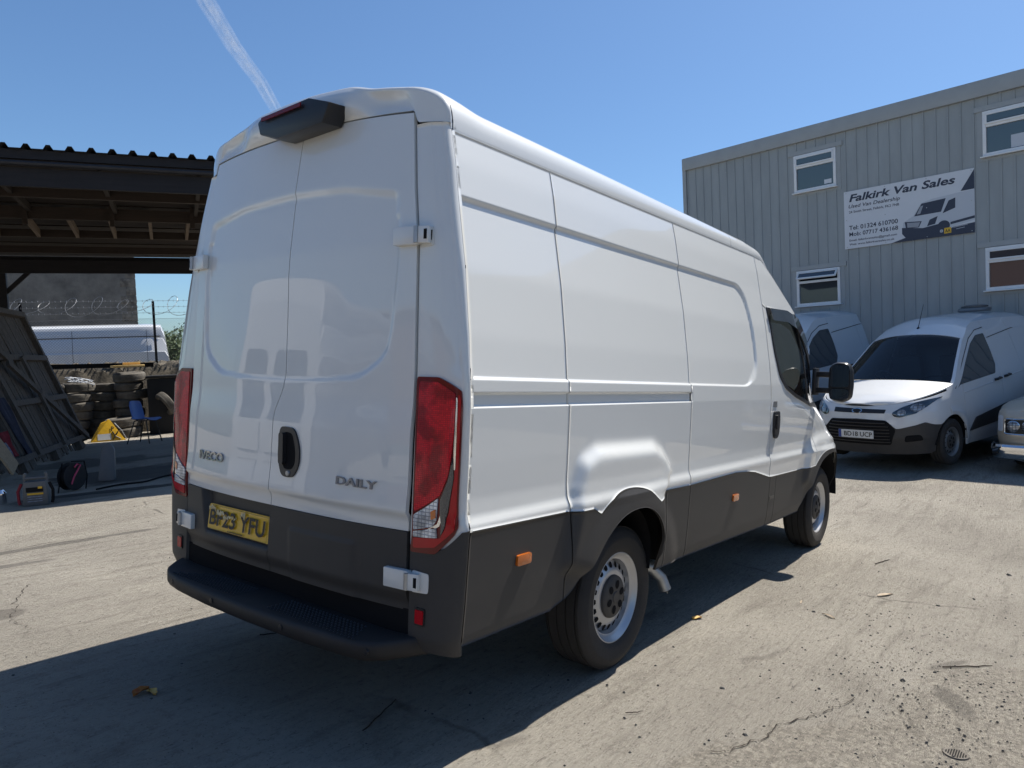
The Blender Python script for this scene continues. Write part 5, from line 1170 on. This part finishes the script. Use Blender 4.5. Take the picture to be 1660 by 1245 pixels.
b = B(); b.tube([(.18, -.06, 0), (.22, -.06, .2), (.18, -.06, .42), (-.05, -.06, .45)], .01, 6); b.tube([(-.2, .06, 0), (-.1, .06, .43)], .01, 6); b.build('drum_stand', M['matblack'], cr)
b = B(); b.prism(rp([(-.10, 0), (.11, 0), (.09, .42), (.02, .50), (-.06, .44)], .04), lambda x, z: (x, -.02, z), lambda x, z: (x, .02, z)); o = b.build('trim_board', M['greyp'], None, bevel=.004); o.matrix_world = on(1.05, .9, -.3) @ Matrix.Rotation(-.18, 4, 'X'); tag(o, 'grey plastic trim panel standing on end beside the cable drum', 'trim panel')
b = B(); b.lathe([(0, 0), (.045, 0), (.05, .01), (.05, .12), (.035, .14), (.025, .16), (0, .165)], 24, axis=(0, 0, 1)); o = b.build('steel_flask', M['chrome'], None); o.matrix_world = on(.12, -.18); tag(o, 'shiny steel flask on the shed floor at the left edge', 'flask')
b = B(); pts = [(1.0+1.5*t+.05*math.sin(9*t), .15+1.0*t+.08*math.sin(14*t), .012) for t in np.linspace(0, 1, 30)]; b.tube(pts, .011, 6); o = b.build('black_cable', M['matblack'], None); o.matrix_world = SFr(); tag(o, 'black cable snaking over the oily floor of the lean-to', 'cable')
b = B(); b.box((0, 0, .02), (.22, .12, .04)); b.lathe([(0, .0), (.05, .0), (.045, .03), (0, .035)], 16, axis=(0, 0, 1), c=(.16, .03, 0)); o = b.build('blue_rag', M['rag2'], None, bevel=.015); o.matrix_world = on(2.05, 2.2, .4); tag(o, 'small dark blue rag lying on the shaded floor', 'cloth')
# wheel clamp
wc = thing('wheel_clamp', 'yellow triangular wheel clamp with a white label standing before the tyres', 'wheel clamp', on(.62, 7.0, .10))
b = B(); tri = [(-.34, 0), (.30, 0), (.26, .03), (.02, .43), (-.02, .43), (-.30, .03)]; b.prism(rp(tri, .02), lambda x, z: (x, -.02+z*.25, z), lambda x, z: (x, .03+z*.25, z)); b.build('face_plate', M['yellow'], wc, bevel=.006)
b = B(); b.prism(rp([(-.30, 0), (-.20, .0), (.0, .40), (-.10, .36)], .02), lambda x, z: (x-.04, .05+z*.22, z), lambda x, z: (x-.04, .30-z*.1, z)); b.build('side_plate', M['yellow'], wc, bevel=.006)
b = B(); b.add([(-.21, -.023+.03*.25+.0, .03), (.03, -.023+.03*.25, .03), (.03, -.026+.15*.25, .15), (-.21, -.026+.15*.25, .15)], [(0, 1, 2, 3)]); b.build('label', M['plate_w'], wc, smooth=False)
b = B(); fn = lambda u, v: (u, -.027+v*.25, v); text(b, 'P', fn, .035, .20, w=.05, h=.09, bold=.03); b.build('parking_lettering', M['ink'], wc, smooth=False)
b = B(); b.tube([fn(.06, .19), fn(.10, .10), fn(.06, .02)], .010, 6); b.tube([fn(.16, .19), fn(.10, .10), fn(.20, .03)], .010, 6); b.tube([fn(.10, .10), fn(.15, .16)], .010, 6); b.build('chain', M['ink'], wc)
b = B(); b.tube([(.10, -.03, .36), (.22, -.04, .20), (.30, -.03, .02)], .008, 6); b.build('steel_strap', M['zinc'], wc)
# blue chair, side on
ch = thing('plastic_chair', 'blue moulded plastic chair on black legs in front of the tyres', 'chair', on(1.30, 6.0, -.55))
cv = [(-.22, .82), (-.215, .74), (-.19, .62), (-.165, .52), (-.13, .455), (-.05, .44), (.10, .445), (.20, .45), (.235, .435)]
v = []; n = 9
for i, (x, z) in enumerate(cv):
    for k in range(n):
        t = (k/(n-1)-.5)*2; wv_ = .20 if i > 3 else .19-.03*(i == 0); v.append((x+(.05*t*t if i < 4 else 0), t*wv_, z+(.03*t*t if i >= 4 else -.02*t*t*(i == 0))))
b = B(); m_ = len(cv); v2 = [(x+.008, y, z-.008) for x, y, z in v]
b.add(v+v2, [(i*n+k, i*n+k+1, (i+1)*n+k+1, (i+1)*n+k) for i in range(m_-1) for k in range(n-1)]+[((i+1)*n+k+m_*n, (i+1)*n+k+1+m_*n, i*n+k+1+m_*n, i*n+k+m_*n) for i in range(m_-1) for k in range(n-1)]); b.build('seat_shell', M['bluep'], ch, ang=70)
for x0, x1 in ((-.10, -.24), (.14, .22)):
    for y in (-1, 1):
        b = B(); b.tube([(x0, y*.14, .44), (x1, y*.20, 0)], .011, 8); b.build('leg', M['black'], ch)
b = B(); b.tube([(-.10, -.14, .435), (.14, -.14, .435), (.14, .14, .435), (-.10, .14, .435), (-.10, -.14, .435)], .009, 6); b.build('seat_frame', M['black'], ch)
# tyres in stacks
def tyre_mesh():
    b = B(); R, r, h = .315, .19, .10
    b.lathe([(r, -h*.7), (r+.03, -h*.95), (r+.075, -h*1.0), (R-.025, -h*.9), (R-.004, -h*.7), (R, -h*.5), (R-.006, -h*.3), (R, -h*.28), (R+.002, 0), (R-.006, .0), (R, h*.05), (R, h*.5), (R-.004, h*.7), (R-.025, h*.9), (r+.075, h), (r+.03, h*.95), (r, h*.7), (r-.004, 0)], 40, axis=(0, 0, 1), close=True)
    me = bpy.data.meshes.new('tyre'); me.from_pydata(b.v, [], b.f); me.materials.append(M['tyre_old']); me.shade_smooth(); me.set_sharp_from_angle(angle=.6); return me
tm = tyre_mesh()
def tyre(a, b_, h, tx=0, ty=0, s=1., lab=''):
    o = bpy.data.objects.new('stacked_tyre', tm); COL.objects.link(o)
    o.matrix_world = on(a, b_, rnd.uniform(0, 6), h) @ Matrix.Rotation(tx, 4, 'X') @ Matrix.Rotation(ty, 4, 'Y') @ Matrix.Scale(s, 4)
    tag(o, lab, 'tyre', 'worn tyres heaped at the back of the lean-to'); return o
NM = ['bottom', 'second', 'third', 'fourth', 'fifth', 'sixth', 'seventh', 'eighth']
for a, b_, k, s, where in ((-.15, 8.25, 6, 1., 'left stack behind the panel edge'), (-.85, 8.4, 5, 1., 'stack mostly hidden by the boarded panel'), (.90, 8.35, 7, .98, 'tall stack under the yellow board'), (.78, 7.72, 2, 1.06, 'low front pile behind the wheel clamp'), (.36, 8.75, 6, .95, 'stack in the shadows between the two front stacks')):
    for i in range(k): tyre(a+rnd.uniform(-.07, .07), b_+rnd.uniform(-.06, .06), .10+i*.198*s, rnd.uniform(-.07, .07), rnd.uniform(-.07, .07), s*rnd.uniform(.92, 1.06), '%s tyre from the ground in the %s' % (NM[i], where))
tyre(1.62, 7.75, .66, 1.0, .35, .85, 'tilted tyre leaning behind the blue chair'); tyre(-.62, 8.1, 1.12, .25, .1, 1., 'tipped tyre lying on top beside the white trims')
b = B(); b.box((1.75, 8.15, .60), (.85, .7, 1.2)); b.box((1.75, 8.15, 1.24), (.9, .75, .06)); o = b.build('sheeted_crate', M['darkbin'], None, bevel=.03); o.matrix_world = SFr(); tag(o, 'tall black sheeted crate standing right of the tyre stacks', 'crate')
b = B(); b.box((.95, 8.3, 1.50), (.62, .34, .05), Matrix.Rotation(.25, 3, 'Z')); b.box((1.02, 8.42, 1.56), (.34, .22, .05), Matrix.Rotation(.1, 3, 'Z')); o = b.build('yellow_board', M['ply'], None, bevel=.01); o.matrix_world = SFr(); tag(o, 'yellow plywood offcut lying on the tallest tyre stack', 'board')
b = B()
for i in range(6): 
    pts = [(-.10+.5*t+rnd.uniform(-.04, .04)-.1, 8.0+rnd.uniform(-.12, .12)+i*.03, 1.27+.05*math.sin(3*t+i)-.10*t*t) for t in np.linspace(0, 1, 6)]; b.tube(pts, .009, 5)
o = b.build('trim_strips', M['pale_pr'], None); o.matrix_world = SFr(); tag(o, 'tangle of pale plastic trim strips on the left tyre stack', 'trim strips')
# bank with the fence on it
xs = np.linspace(-7, 6, 110); ysb = np.linspace(8.75, 11.6, 26); hb = ipol(ysb, [8.75, 9.0, 9.25, 10.2, 11.0, 11.6], [0, .8, 1.42, 1.50, .7, -.02])
g_ = np.random.RandomState(3); nz_ = g_.rand(110, 26)*.16; Pa = np.zeros((110, 26, 3))
for i, x in enumerate(xs):
    for j, y in enumerate(ysb):
        p = SO+SA*x+SB*y; p.z = float(gz(p.x, p.y)); p += UG*(hb[j]+(nz_[i, j] if 0 < j < 25 else -.05)); Pa[i, j] = p
tag(grid('earth_bank', Pa, M['soil'], smooth=True, ang=25), 'rough bank of dark soil and rubble under the fence', kind='structure')
b = B(); b.box((0, 0, .0), (3.6, .14, .10), Matrix.Rotation(.02, 3, 'Y')); o = b.build('black_beam', M['matblack'], None, smooth=False); o.matrix_world = SFr(-.35, 8.8, 1.55); tag(o, 'long black beam lying along the foot of the fence', 'beam')
fe = thing('chain_link_fence', 'chain link fence topped with barbed wire and razor coils behind the lean-to', 'fence', SFr(0, 9.5, 0))
F0, F1, H0, H1 = -4.0, 4.5, 1.48, 2.60
b = B(); st = .062; r_ = .0022; W_ = F1-F0; Hh = H1-H0; k = 0
def wirebox(b, p, q, r): 
    p = Vector(p); q = Vector(q); d = (q-p).normalized(); x = Vector((0, 1, 0)); y = d.cross(x); v = [c+(x*math.cos(t)+y*math.sin(t))*r for c in (p, q) for t in (0, 2.1, 4.2)]; b.add(v, [(0, 1, 4, 3), (1, 2, 5, 4), (2, 0, 3, 5)])
x = F0-Hh
while x < F1:
    for s in (1, -1):
        xa, xb = (x, x+Hh) if s > 0 else (x+Hh, x); za, zb_ = H0, H1
        # clip to the fence's ends
        def cl(xa, za, xb, zb_):
            pts = []
            for t in np.linspace(0, 1, 2): pass
            t0, t1 = 0., 1.; dx = xb-xa
            for lim, sgn_ in ((F0, 1), (F1, -1)):
                f0 = sgn_*(xa-lim); f1 = sgn_*(xb-lim)
                if f0 < 0 and f1 < 0: return None
                if f0 < 0: t0 = max(t0, -f0/(f1-f0))
                if f1 < 0: t1 = min(t1, f0/(f0-f1))
            return xa+dx*t0, za+(zb_-za)*t0, xa+dx*t1, za+(zb_-za)*t1
        c = cl(xa, za, xb, zb_)
        if c and c[2] != c[0]: wirebox(b, (c[0], .003*s, c[1]), (c[2], .003*s, c[3]), r_)
    x += st
tag(b.build('chain_link_mesh', M['wire'], fe, smooth=False), kind='stuff')
for a in (1.50, -1.15, -3.8, 4.1):
    b = B(); b.box((a, .03, 2.15), (.055, .055, 1.72)); b.build('fence_post', M['matblack'], fe, smooth=False)
for h in (2.60, 2.74, 2.88, 3.02):
    b = B(); b.tube([(F0, 0, h), (-1.15, 0, h-.01), (1.5, 0, h), (F1, 0, h)], .003, 4); b.build('strand', M['wire'], fe, smooth=False)
b = B()
for h in (2.74, 2.88, 3.02):
    x = F0
    while x < F1: b.box((x, 0, h), (.006, .04, .03), Matrix.Rotation(x*7, 3, 'X')); x += .11
tag(b.build('wire_barbs', M['wire'], fe, smooth=False), kind='stuff')
pts = []; t = 0
while t < 17: 
    rr_ = .20+.05*math.sin(t*1.7); pts.append((F0+t*.5+.23*math.cos(t*2*PI*.95), .22*math.sin(t*2*PI*.95)*.9, 2.90+rr_*math.sin(t*2*PI*.95+.4))); t += .028
b = B(); b.tube(pts, .0055, 4); b.build('razor_coil', M['wire'], fe, smooth=False)
b = B()
for i in range(0, len(pts)-1, 3): b.box(pts[i], (.028, .004, .010), Matrix.Rotation(i*1.1, 3, 'Y'))
tag(b.build('razor_blades', M['wire'], fe, smooth=False), kind='stuff')
# long white van behind the fence
lv = thing('parked_van', 'long high-roof white van parked behind the chain link fence', 'van', SFr(-1.55, 13.0, 0))
psec = [(.0, .35), (-.01, .9), (-.02, 1.35), (.0, 1.40), (.0, 1.46), (-.005, 1.9), (.02, 1.94), (.055, 2.25), (.085, 2.30), (.095, 2.52), (.13, 2.60), (.22, 2.66), (.5, 2.70), (1.0, 2.72)]
psec = psec+[(2.0-y, z) for y, z in psec[::-1][1:]]
def lsec(x):
    k = ipol(x, [-3.0, -2.3, -1.6, 2.9, 3.25, 3.34], [.55, .8, 1, 1, .99, .90]); e = ipol(x, [-3, -1.6, 2.9, 3.34], [.15, 0, 0, .06])
    return [(x+(.0 if x < 2.5 else -.10*max(0, z-1.2)*(x-2.5)/.8), 1+(y-1)*(1-e), .35+(z-.35)*k) for y, z in psec]
grid('body_shell', np.array([lsec(x) for x in [-3.0, -2.7, -2.3, -1.9, -1.6, -1, 0, 1, 2, 2.6, 2.9, 3.1, 3.25, 3.32, 3.34]]), M['paint2'], lv, ang=25)
b = B(); L_ = lsec(3.34); b.add(L_, [tuple(range(len(L_)))]); L_ = lsec(-3.0); b.add(L_, [tuple(range(len(L_)))]); b.build('end_panel', M['paint2'], lv, smooth=False)
for x in (-.90, .95, 2.75):
    b = B(); b.tube([(x, y-.002, z) for y, z in psec[:10]], .005, 4); b.build('panel_seam', M['seal'], lv, smooth=False)
b = B(); b.tube([(-1.6, .088, 2.33), (3.1, .088, 2.33)], .012, 5); b.build('roof_gutter', M['seal'], lv, smooth=False)
for x in (-2.1, 2.0):
    for s, y in ((-1, .12), (1, 1.88)): make_wheel((x, y, .34), .34, .22, .21, s, lv, 'greysteel', False)
# rendered building and trees beyond
bw = thing('rendered_building', 'dark rendered windowless building beyond the fence, seen under the shed roof', 'building', SFr(-9.25, 20, 0))
b = B(); b.prism([(0, 0), (9.95, 0), (5.8, 8), (0, 8)], lambda x, y: (x, y, -.3), lambda x, y: (x, y, 6.5)); b.build('wall', M['render'], bw, smooth=False)
for k in range(22):
    b = B(); w_ = .5 if k % 2 else .32; b.box((9.97-w_/2, -.0, -.1+k*.31), (w_, .03, .295)); b.build('corner_stone', M['quoin'], bw, bevel=.01)
b = B(); b.prism([(-.1, -.12), (10.2, -.12), (5.9, 8.1), (-.1, 8.1)], lambda x, y: (x, y, 6.5), lambda x, y: (x, y, 6.66)); b.build('coping', M['quoin'], bw, smooth=False)
def tree(name, label, a, b_, H, R, seed, n=5200, ls=.09):
    r_ = random.Random(seed); t = thing(name, label, 'tree', on(a, b_), 'trees beyond the fence')
    b = B(); b.tube([(0, 0, -.2), (.05, 0, H*.25), (-.04, .05, H*.5), (0, 0, H*.8)], [R*.07, R*.055, R*.04, R*.015], 9)
    cl = []
    for i in range(16):
        an = r_.uniform(0, 6.28); rad_ = R*r_.uniform(.15, .75); z = H*r_.uniform(.28, .88); c = Vector((math.cos(an)*rad_, math.sin(an)*rad_, z)); cl.append((c, R*r_.uniform(.28, .5)))
        b.tube([(0, 0, z*.55), tuple(c*.6+Vector((0, 0, z*.25))), tuple(c)], [R*.025, R*.018, R*.006], 5)
    b.build('trunk', M['beam'], t)
    b = B()
    for i in range(n):
        c, rr2 = cl[r_.randrange(16)]; d = Vector((r_.gauss(0, 1), r_.gauss(0, 1), r_.gauss(0, .8))).normalized()*rr2*r_.uniform(.5, 1.05); p = c+d
        x = Vector((r_.gauss(0, 1), r_.gauss(0, 1), r_.gauss(0, 1))).normalized(); y = x.orthogonal().normalized(); s = ls*r_.uniform(.6, 1.3)
        b.add([p-x*s, p+y*s*.5, p+x*s, p-y*s*.5], [(0, 1, 2, 3)])
    b.build('crown', M['leafdark'], t, smooth=False)
tree('leafy_tree', 'dark green tree seen between the far white van and the big van', 3.2, 27, 3.9, 1.9, 1)
tree('leafy_tree', 'second dark green tree standing further right behind the big van', 6.4, 28, 4.2, 2.2, 2)
tree('leafy_tree', 'low green tree tucked behind the rear corner of the far white van', 1.4, 30, 3.2, 1.7, 3)

# ---------------------------------------------------------------- the rest of the yard, behind the camera: seen as reflections in the paint
gw = thing('gabled_workshop', 'low gabled workshop across the yard behind the camera', 'building', frame((2.0, -21, 0), Vector((1, .1, 0)).normalized(), Vector((-.1, 1, 0)).normalized(), (0, 0, 1)))
b = B(); b.prism([(-9, -.3), (9, -.3), (9, 3.4), (0, 7.2), (-9, 3.4)], lambda x, z: (x, 0, z), lambda x, z: (x, -14, z)); b.build('wall', mat('workshop_wall', (.33, .33, .32), .8, var=.15, vscale=1.5), gw, smooth=False)
b = B(); b.prism([(-9.4, 3.25), (0, 7.3), (9.4, 3.25), (9.4, 3.4), (0, 7.48), (-9.4, 3.4)], lambda x, z: (x, .3, z), lambda x, z: (x, -14.3, z)); b.build('roof', M['flash'], gw, smooth=False)
b = B(); b.box((-1, .04, 1.7), (4.2, .08, 3.4)); b.build('roller_door', M['greysteel'], gw, smooth=False)
small_van(Vector((-9.5, 1.2, 0)), math.radians(8), 0, 'white compact van parked behind the camera at the left', 'white vans parked behind the camera', 'SJ17 NRE')
small_van(Vector((-10.0, -2.6, 0)), math.radians(14), 0, 'white compact van parked behind the camera at the right', 'white vans parked behind the camera', 'SN16 XDA')
bk_ = thing('brick_store', 'reddish brick store closing the yard behind the camera', 'building', frame((-19, 3, 0), (0, 1, 0), (-1, 0, 0), (0, 0, 1)))
b = B(); b.box((0, 3, 2.0), (26, 6, 4.6)); b.build('wall', mat('red_brick_wall', (.20, .12, .09), .85, var=.3, vscale=6), bk_, smooth=False)
b = B(); b.box((0, 3, 4.36), (26.6, 6.6, .14)); b.build('roof', M['flash'], bk_, smooth=False)
# contrail
m = bpy.data.materials.new('contrail_ice'); m.use_nodes = True; N, L = nodes(m); N.clear()
o_ = N.new('ShaderNodeOutputMaterial'); df = N.new('ShaderNodeBsdfDiffuse'); df.inputs[0].default_value = (.9, .9, .92, 1); tl = N.new('ShaderNodeBsdfTranslucent'); tl.inputs[0].default_value = (.9, .9, .92, 1); ad = N.new('ShaderNodeMixShader'); ad.inputs[0].default_value = .5
tr = N.new('ShaderNodeBsdfTransparent'); mx = N.new('ShaderNodeMixShader'); tc = N.new('ShaderNodeTexCoord'); mp = N.new('ShaderNodeMapping'); n1 = N.new('ShaderNodeTexNoise'); n1.inputs['Scale'].default_value = .018; n1.inputs['Detail'].default_value = 3; n1.inputs['Roughness'].default_value = .7
lw = N.new('ShaderNodeLayerWeight'); lw.inputs[0].default_value = .5; iv = N.new('ShaderNodeMath'); iv.operation = 'SUBTRACT'; iv.inputs[0].default_value = 1
cr_ = N.new('ShaderNodeValToRGB'); cr_.color_ramp.elements[0].position = .25; cr_.color_ramp.elements[1].position = .75; cr_.color_ramp.elements[1].color = (.34, .34, .34, 1)
mu = N.new('ShaderNodeMath'); mu.operation = 'MULTIPLY'
L.new(tc.outputs['Object'], n1.inputs[0]); L.new(n1.outputs[0], cr_.inputs[0]); L.new(lw.outputs['Facing'], iv.inputs[1]); L.new(cr_.outputs[0], mu.inputs[0]); pw = N.new('ShaderNodeMath'); pw.operation = 'POWER'; pw.inputs[1].default_value = 1.6; L.new(iv.outputs[0], pw.inputs[0]); L.new(pw.outputs[0], mu.inputs[1])
L.new(df.outputs[0], ad.inputs[1]); L.new(tl.outputs[0], ad.inputs[2]); L.new(mu.outputs[0], mx.inputs[0]); L.new(tr.outputs[0], mx.inputs[1]); L.new(ad.outputs[0], mx.inputs[2]); L.new(mx.outputs[0], o_.inputs[0])
b = B(); cp = [(1547, 2939, 1637), (1594, 2875, 1488), (1665, 2779, 1303), (1735, 2685, 1156), (1774, 2631, 1044), (1813, 2578, 933), (1890, 2470, 720)]
b.tube([Vector(p)*1.0 for p in cp], [34, 31, 26, 21, 17, 15, 12], 20, cap=False); b.tube([Vector(p)+Vector((20, -8, 6)) for p in cp], [30, 26, 20, 15, 12, 10, 8], 20, cap=False)
tag(b.build('contrail', m, None), 'thin white aircraft trail across the blue sky over the big van', kind='stuff')
# ---------------------------------------------------------------- litter and grit
gm = mat('dark_stone_chip', (.05, .05, .05), .8, var=.4, vscale=30); gm2 = mat('pale_stone_chip', (.30, .27, .22), .9, var=.3, vscale=30)
def chip(b, x, y, s, r_):
    z = float(gz(x, y)); R_ = Matrix.Rotation(r_.uniform(0, 6), 3, 'Z'); v = []
    for dx, dy, dz in ((-1, -.6, 0), (.9, -.8, 0), (1, .7, 0), (-.7, .9, 0), (-.5, -.3, .8), (.5, -.4, .7), (.4, .5, .9), (-.4, .4, .6)): v.append(Vector((x, y, z))+R_@Vector((dx*s*r_.uniform(.7, 1.1), dy*s*r_.uniform(.6, 1), dz*s*r_.uniform(.6, 1))))
    b.add(v, [(0, 1, 5, 4), (1, 2, 6, 5), (2, 3, 7, 6), (3, 0, 4, 7), (4, 5, 6, 7), (3, 2, 1, 0)])
r_ = random.Random(11)
for nm, m_, n, s0, s1, lab in (('dark_grit', gm, 900, .003, .008, 'small dark stone chips strewn over the yard'), ('pale_grit', gm2, 3200, .002, .006, 'small pale stone chips strewn over the yard')):
    b = B()
    for i in range(n):
        if r_.random() < .45: x = 2.4+r_.gauss(0, .9); y = -2.3+r_.gauss(0, .5)
        else: x = r_.uniform(-1.5, 8); y = r_.uniform(-3.2, 5)
        chip(b, x, y, r_.uniform(s0, s1)*(1.2 if r_.random() < .1 else 1), r_)
    tag(b.build(nm, m_, None, smooth=False), lab, kind='stuff')
for x, y, s, w_ in [(1.42, -1.42, .013, 'in front of the rear wheel, nearest the shadow'), (1.05, -1.66, .011, 'on the dark crack near the bottom edge'), (2.1, -2.05, .014, 'between the crack and the straight twig'), (2.9, -1.42, .014, 'just beside the nearer pale leaf'), (2.35, -1.2, .010, 'a hand away from the yellow leaf'), (3.6, -2.0, .016, 'to the right of the farther pale leaf'), (4.9, -2.3, .02, 'alone near the right edge, below the gold saloon'), (1.75, -1.02, .008, 'left of the yellow leaf at the shadow edge')]:
    b = B(); chip(b, x, y, s, r_); tag(b.build('stone_chip', gm, None, smooth=False), 'small dark stone chip lying '+w_, 'stone', 'dark stone chips on the sunlit concrete')
def leaf(x, y, L_, W_, rot, m_, label, curl=.3, lobes=0):
    b = B(); n = 10; v = []; z0 = float(gz(x, y))
    for i in range(n+1):
        t = i/n; w = W_*math.sin(PI*t**.8)*(1+.35*math.sin(t*9+lobes) if lobes else 1)
        for k in (-1, -.5, 0, .5, 1): v.append((L_*(t-.5), w*k*.5, .004+curl*W_*(k*k)*.5+curl*.2*L_*math.sin(PI*t)))
    Mx = Matrix.Translation((x, y, z0)) @ Matrix.Rotation(rot, 4, 'Z'); v = [Mx @ Vector(p) for p in v]
    v2 = [p-Vector((0, 0, .0015)) for p in v]
    f = [(i*5+k, i*5+k+1, i*5+6+k, i*5+5+k) for i in range(n) for k in range(4)]; nn_ = len(v)
    b.add(v+v2, f+[(q[3]+nn_, q[2]+nn_, q[1]+nn_, q[0]+nn_) for q in f]); o = b.build('fallen_leaf', m_, None); tag(o, label, 'leaf'); return o
M['leaf_red'] = mat('dry_red_leaf', (.30, .045, .015), .6, col2=(.42, .22, .04), vscale=25); M['leaf_yel'] = mat('dry_yellow_leaf', (.50, .27, .06), .6, col2=(.62, .42, .12), vscale=30); M['leaf_pale'] = mat('dry_pale_leaf', (.40, .33, .24), .7, col2=(.22, .16, .1), vscale=30)
leaf(-.33, .47, .085, .05, .3, M['leaf_red'], 'curled red and orange leaf lying in the big van\'s shadow', .5, 1)
leaf(-.30, .435, .07, .04, 1.5, M['leaf_yel'], 'small yellow leaf touching the red one in the shadow', .4, 2)
leaf(2.266, -.929, .075, .045, -.4, M['leaf_yel'], 'yellow leaf on the sunlit concrete near the exhaust', .35, 1)
leaf(2.869, -1.514, .11, .018, 1.0, M['leaf_pale'], 'narrow pale leaf on the sunlit concrete, nearer one', .3)
leaf(3.613, -1.687, .15, .04, -.5, M['leaf_pale'], 'narrow pale leaf on the sunlit concrete, farther one', .2)
leaf(3.05, -1.30, .08, .012, .2, M['leaf_pale'], 'sliver of dry leaf between the two pale leaves', .2)
def twig(p, q, r, label, seed=0):
    r_ = random.Random(seed); b = B(); pts = []
    for t in np.linspace(0, 1, 7):
        x = p[0]+(q[0]-p[0])*t+r_.uniform(-.006, .006); y = p[1]+(q[1]-p[1])*t+r_.uniform(-.006, .006); pts.append((x, y, float(gz(x, y))+r+.003))
    b.tube(pts, [r]*5+[r*.8, r*.6], 6); o = b.build('twig', M['beam'], None); tag(o, label, 'twig')
twig((2.423, -2.182), (2.61, -2.367), .0035, 'thin straight brown twig on the sunlit concrete at the right', 1)
twig((.063, -.502), (.347, -.389), .0028, 'long dark twig lying in the shadow behind the big van', 2)
twig((.898, -1.206), (.956, -1.254), .0022, 'short twig on the sunlit concrete near the bottom edge', 3)
twig((4.50, -1.45), (4.75, -1.50), .004, 'bent twig on the sunlit concrete ahead of the mirror shadow', 5)
twig((.40, .70), (.47, .66), .003, 'pale splinter lying under the step bumper', 6)
M['crack'] = mat('crack_filling', (.045, .038, .032), .95, var=.4, vscale=30, spec=.1)
def crack(pts, w, seed):
    r_ = random.Random(seed); P = []
    for i in range(len(pts)-1):
        n = max(3, int(math.dist(pts[i], pts[i+1])/.025))
        for k in range(n):
            t = k/n; P.append((pts[i][0]+(pts[i+1][0]-pts[i][0])*t+r_.gauss(0, .008), pts[i][1]+(pts[i+1][1]-pts[i][1])*t+r_.gauss(0, .008)))
    b = B(); v = []
    for i, p in enumerate(P):
        a = Vector(P[max(0, i-1)]); c = Vector(P[min(len(P)-1, i+1)]); d = (c-a).normalized(); n = Vector((-d.y, d.x)); ww = w*r_.uniform(.15, 1.2)
        for s in (-1, 1): x, y = p[0]+n.x*ww*s, p[1]+n.y*ww*s; v.append((x, y, float(gz(x, y))+.0055))
    b.add(v, [(2*i, 2*i+1, 2*i+3, 2*i+2) for i in range(len(P)-1)]); tag(b.build('ground_crack', M['crack'], None, smooth=False), 'dark crack running across the concrete', kind='structure')
crack([(.82, -1.62), (1.063, -1.737), (1.22, -1.74), (1.5, -1.86), (1.74, -1.93)], .0028, 1)
crack([(-.05, 2.55), (-.22, 2.2), (-.36, 1.85), (-.33, 1.62)], .0026, 2)
crack([(-.6, 3.1), (.05, 3.0), (.7, 2.7)], .002, 3)
M['drain'] = mat('dusty_iron', (.13, .115, .095), .85, var=.3, vscale=20)
# small round drain cover
dc = Vector((1.454, -2.345, float(gz(1.454, -2.345))))
d_ = thing('drain_cover', 'small round slotted drain cover set in the concrete at the bottom right', 'drain cover', Matrix.Translation(dc-Vector((0, 0, .003))) @ Matrix.Scale(.72, 4)); b = B(); b.lathe([(0, .006), (.052, .006), (.056, .008), (.062, .008), (.064, 0)], 36, axis=(0, 0, 1)); b.build('rim', M['drain'], d_)
b = B()
for i in range(-4, 5):
    for j in range(-4, 5):
        if i*i+j*j < 18: b.box((i*.0115, j*.0115, .0065), (.006, .007, .002))
tag(b.build('slots', M['matblack'], d_, smooth=False), kind='stuff')

tv = thing('parked_van', 'tall white van parked behind the camera with its windowed rear doors towards the yard', 'van', frame((-6.8, 4.9, 0), Vector((.97, -.24, 0)), Vector((.24, .97, 0)), (0, 0, 1)))
grid('body_shell', np.array([lsec(x) for x in [-3.0, -2.7, -2.3, -1.9, -1.6, -1, 0, 1, 2, 2.6, 2.9, 3.1, 3.25, 3.32, 3.34]]), M['paint2'], tv, ang=25)
b = B(); L_ = lsec(3.34); b.add(L_, [tuple(range(len(L_)))]); b.build('rear_panel', M['paint2'], tv, smooth=False)
for y in (.62, 1.38):
    ef = lambda u, v: (3.35-.10*max(0, v-1.2)*.55/.8, u, v)
    patch('rear_window', rp([(y-.30, 1.25), (y+.30, 1.25), (y+.28, 1.95), (y-.28, 1.95)], .08), ef, .01, M['tint'], tv, h=.15)
    patch('door_pressing', rp([(y-.32, .55), (y+.32, .55), (y+.32, 1.1), (y-.32, 1.1)], .06), ef, .015, M['paint2'], tv, h=.15)
for x in (-2.1, 2.0):
    for q, y in ((-1, .12), (1, 1.88)): make_wheel((x, y, .34), .34, .22, .21, q, tv, 'greysteel', False)
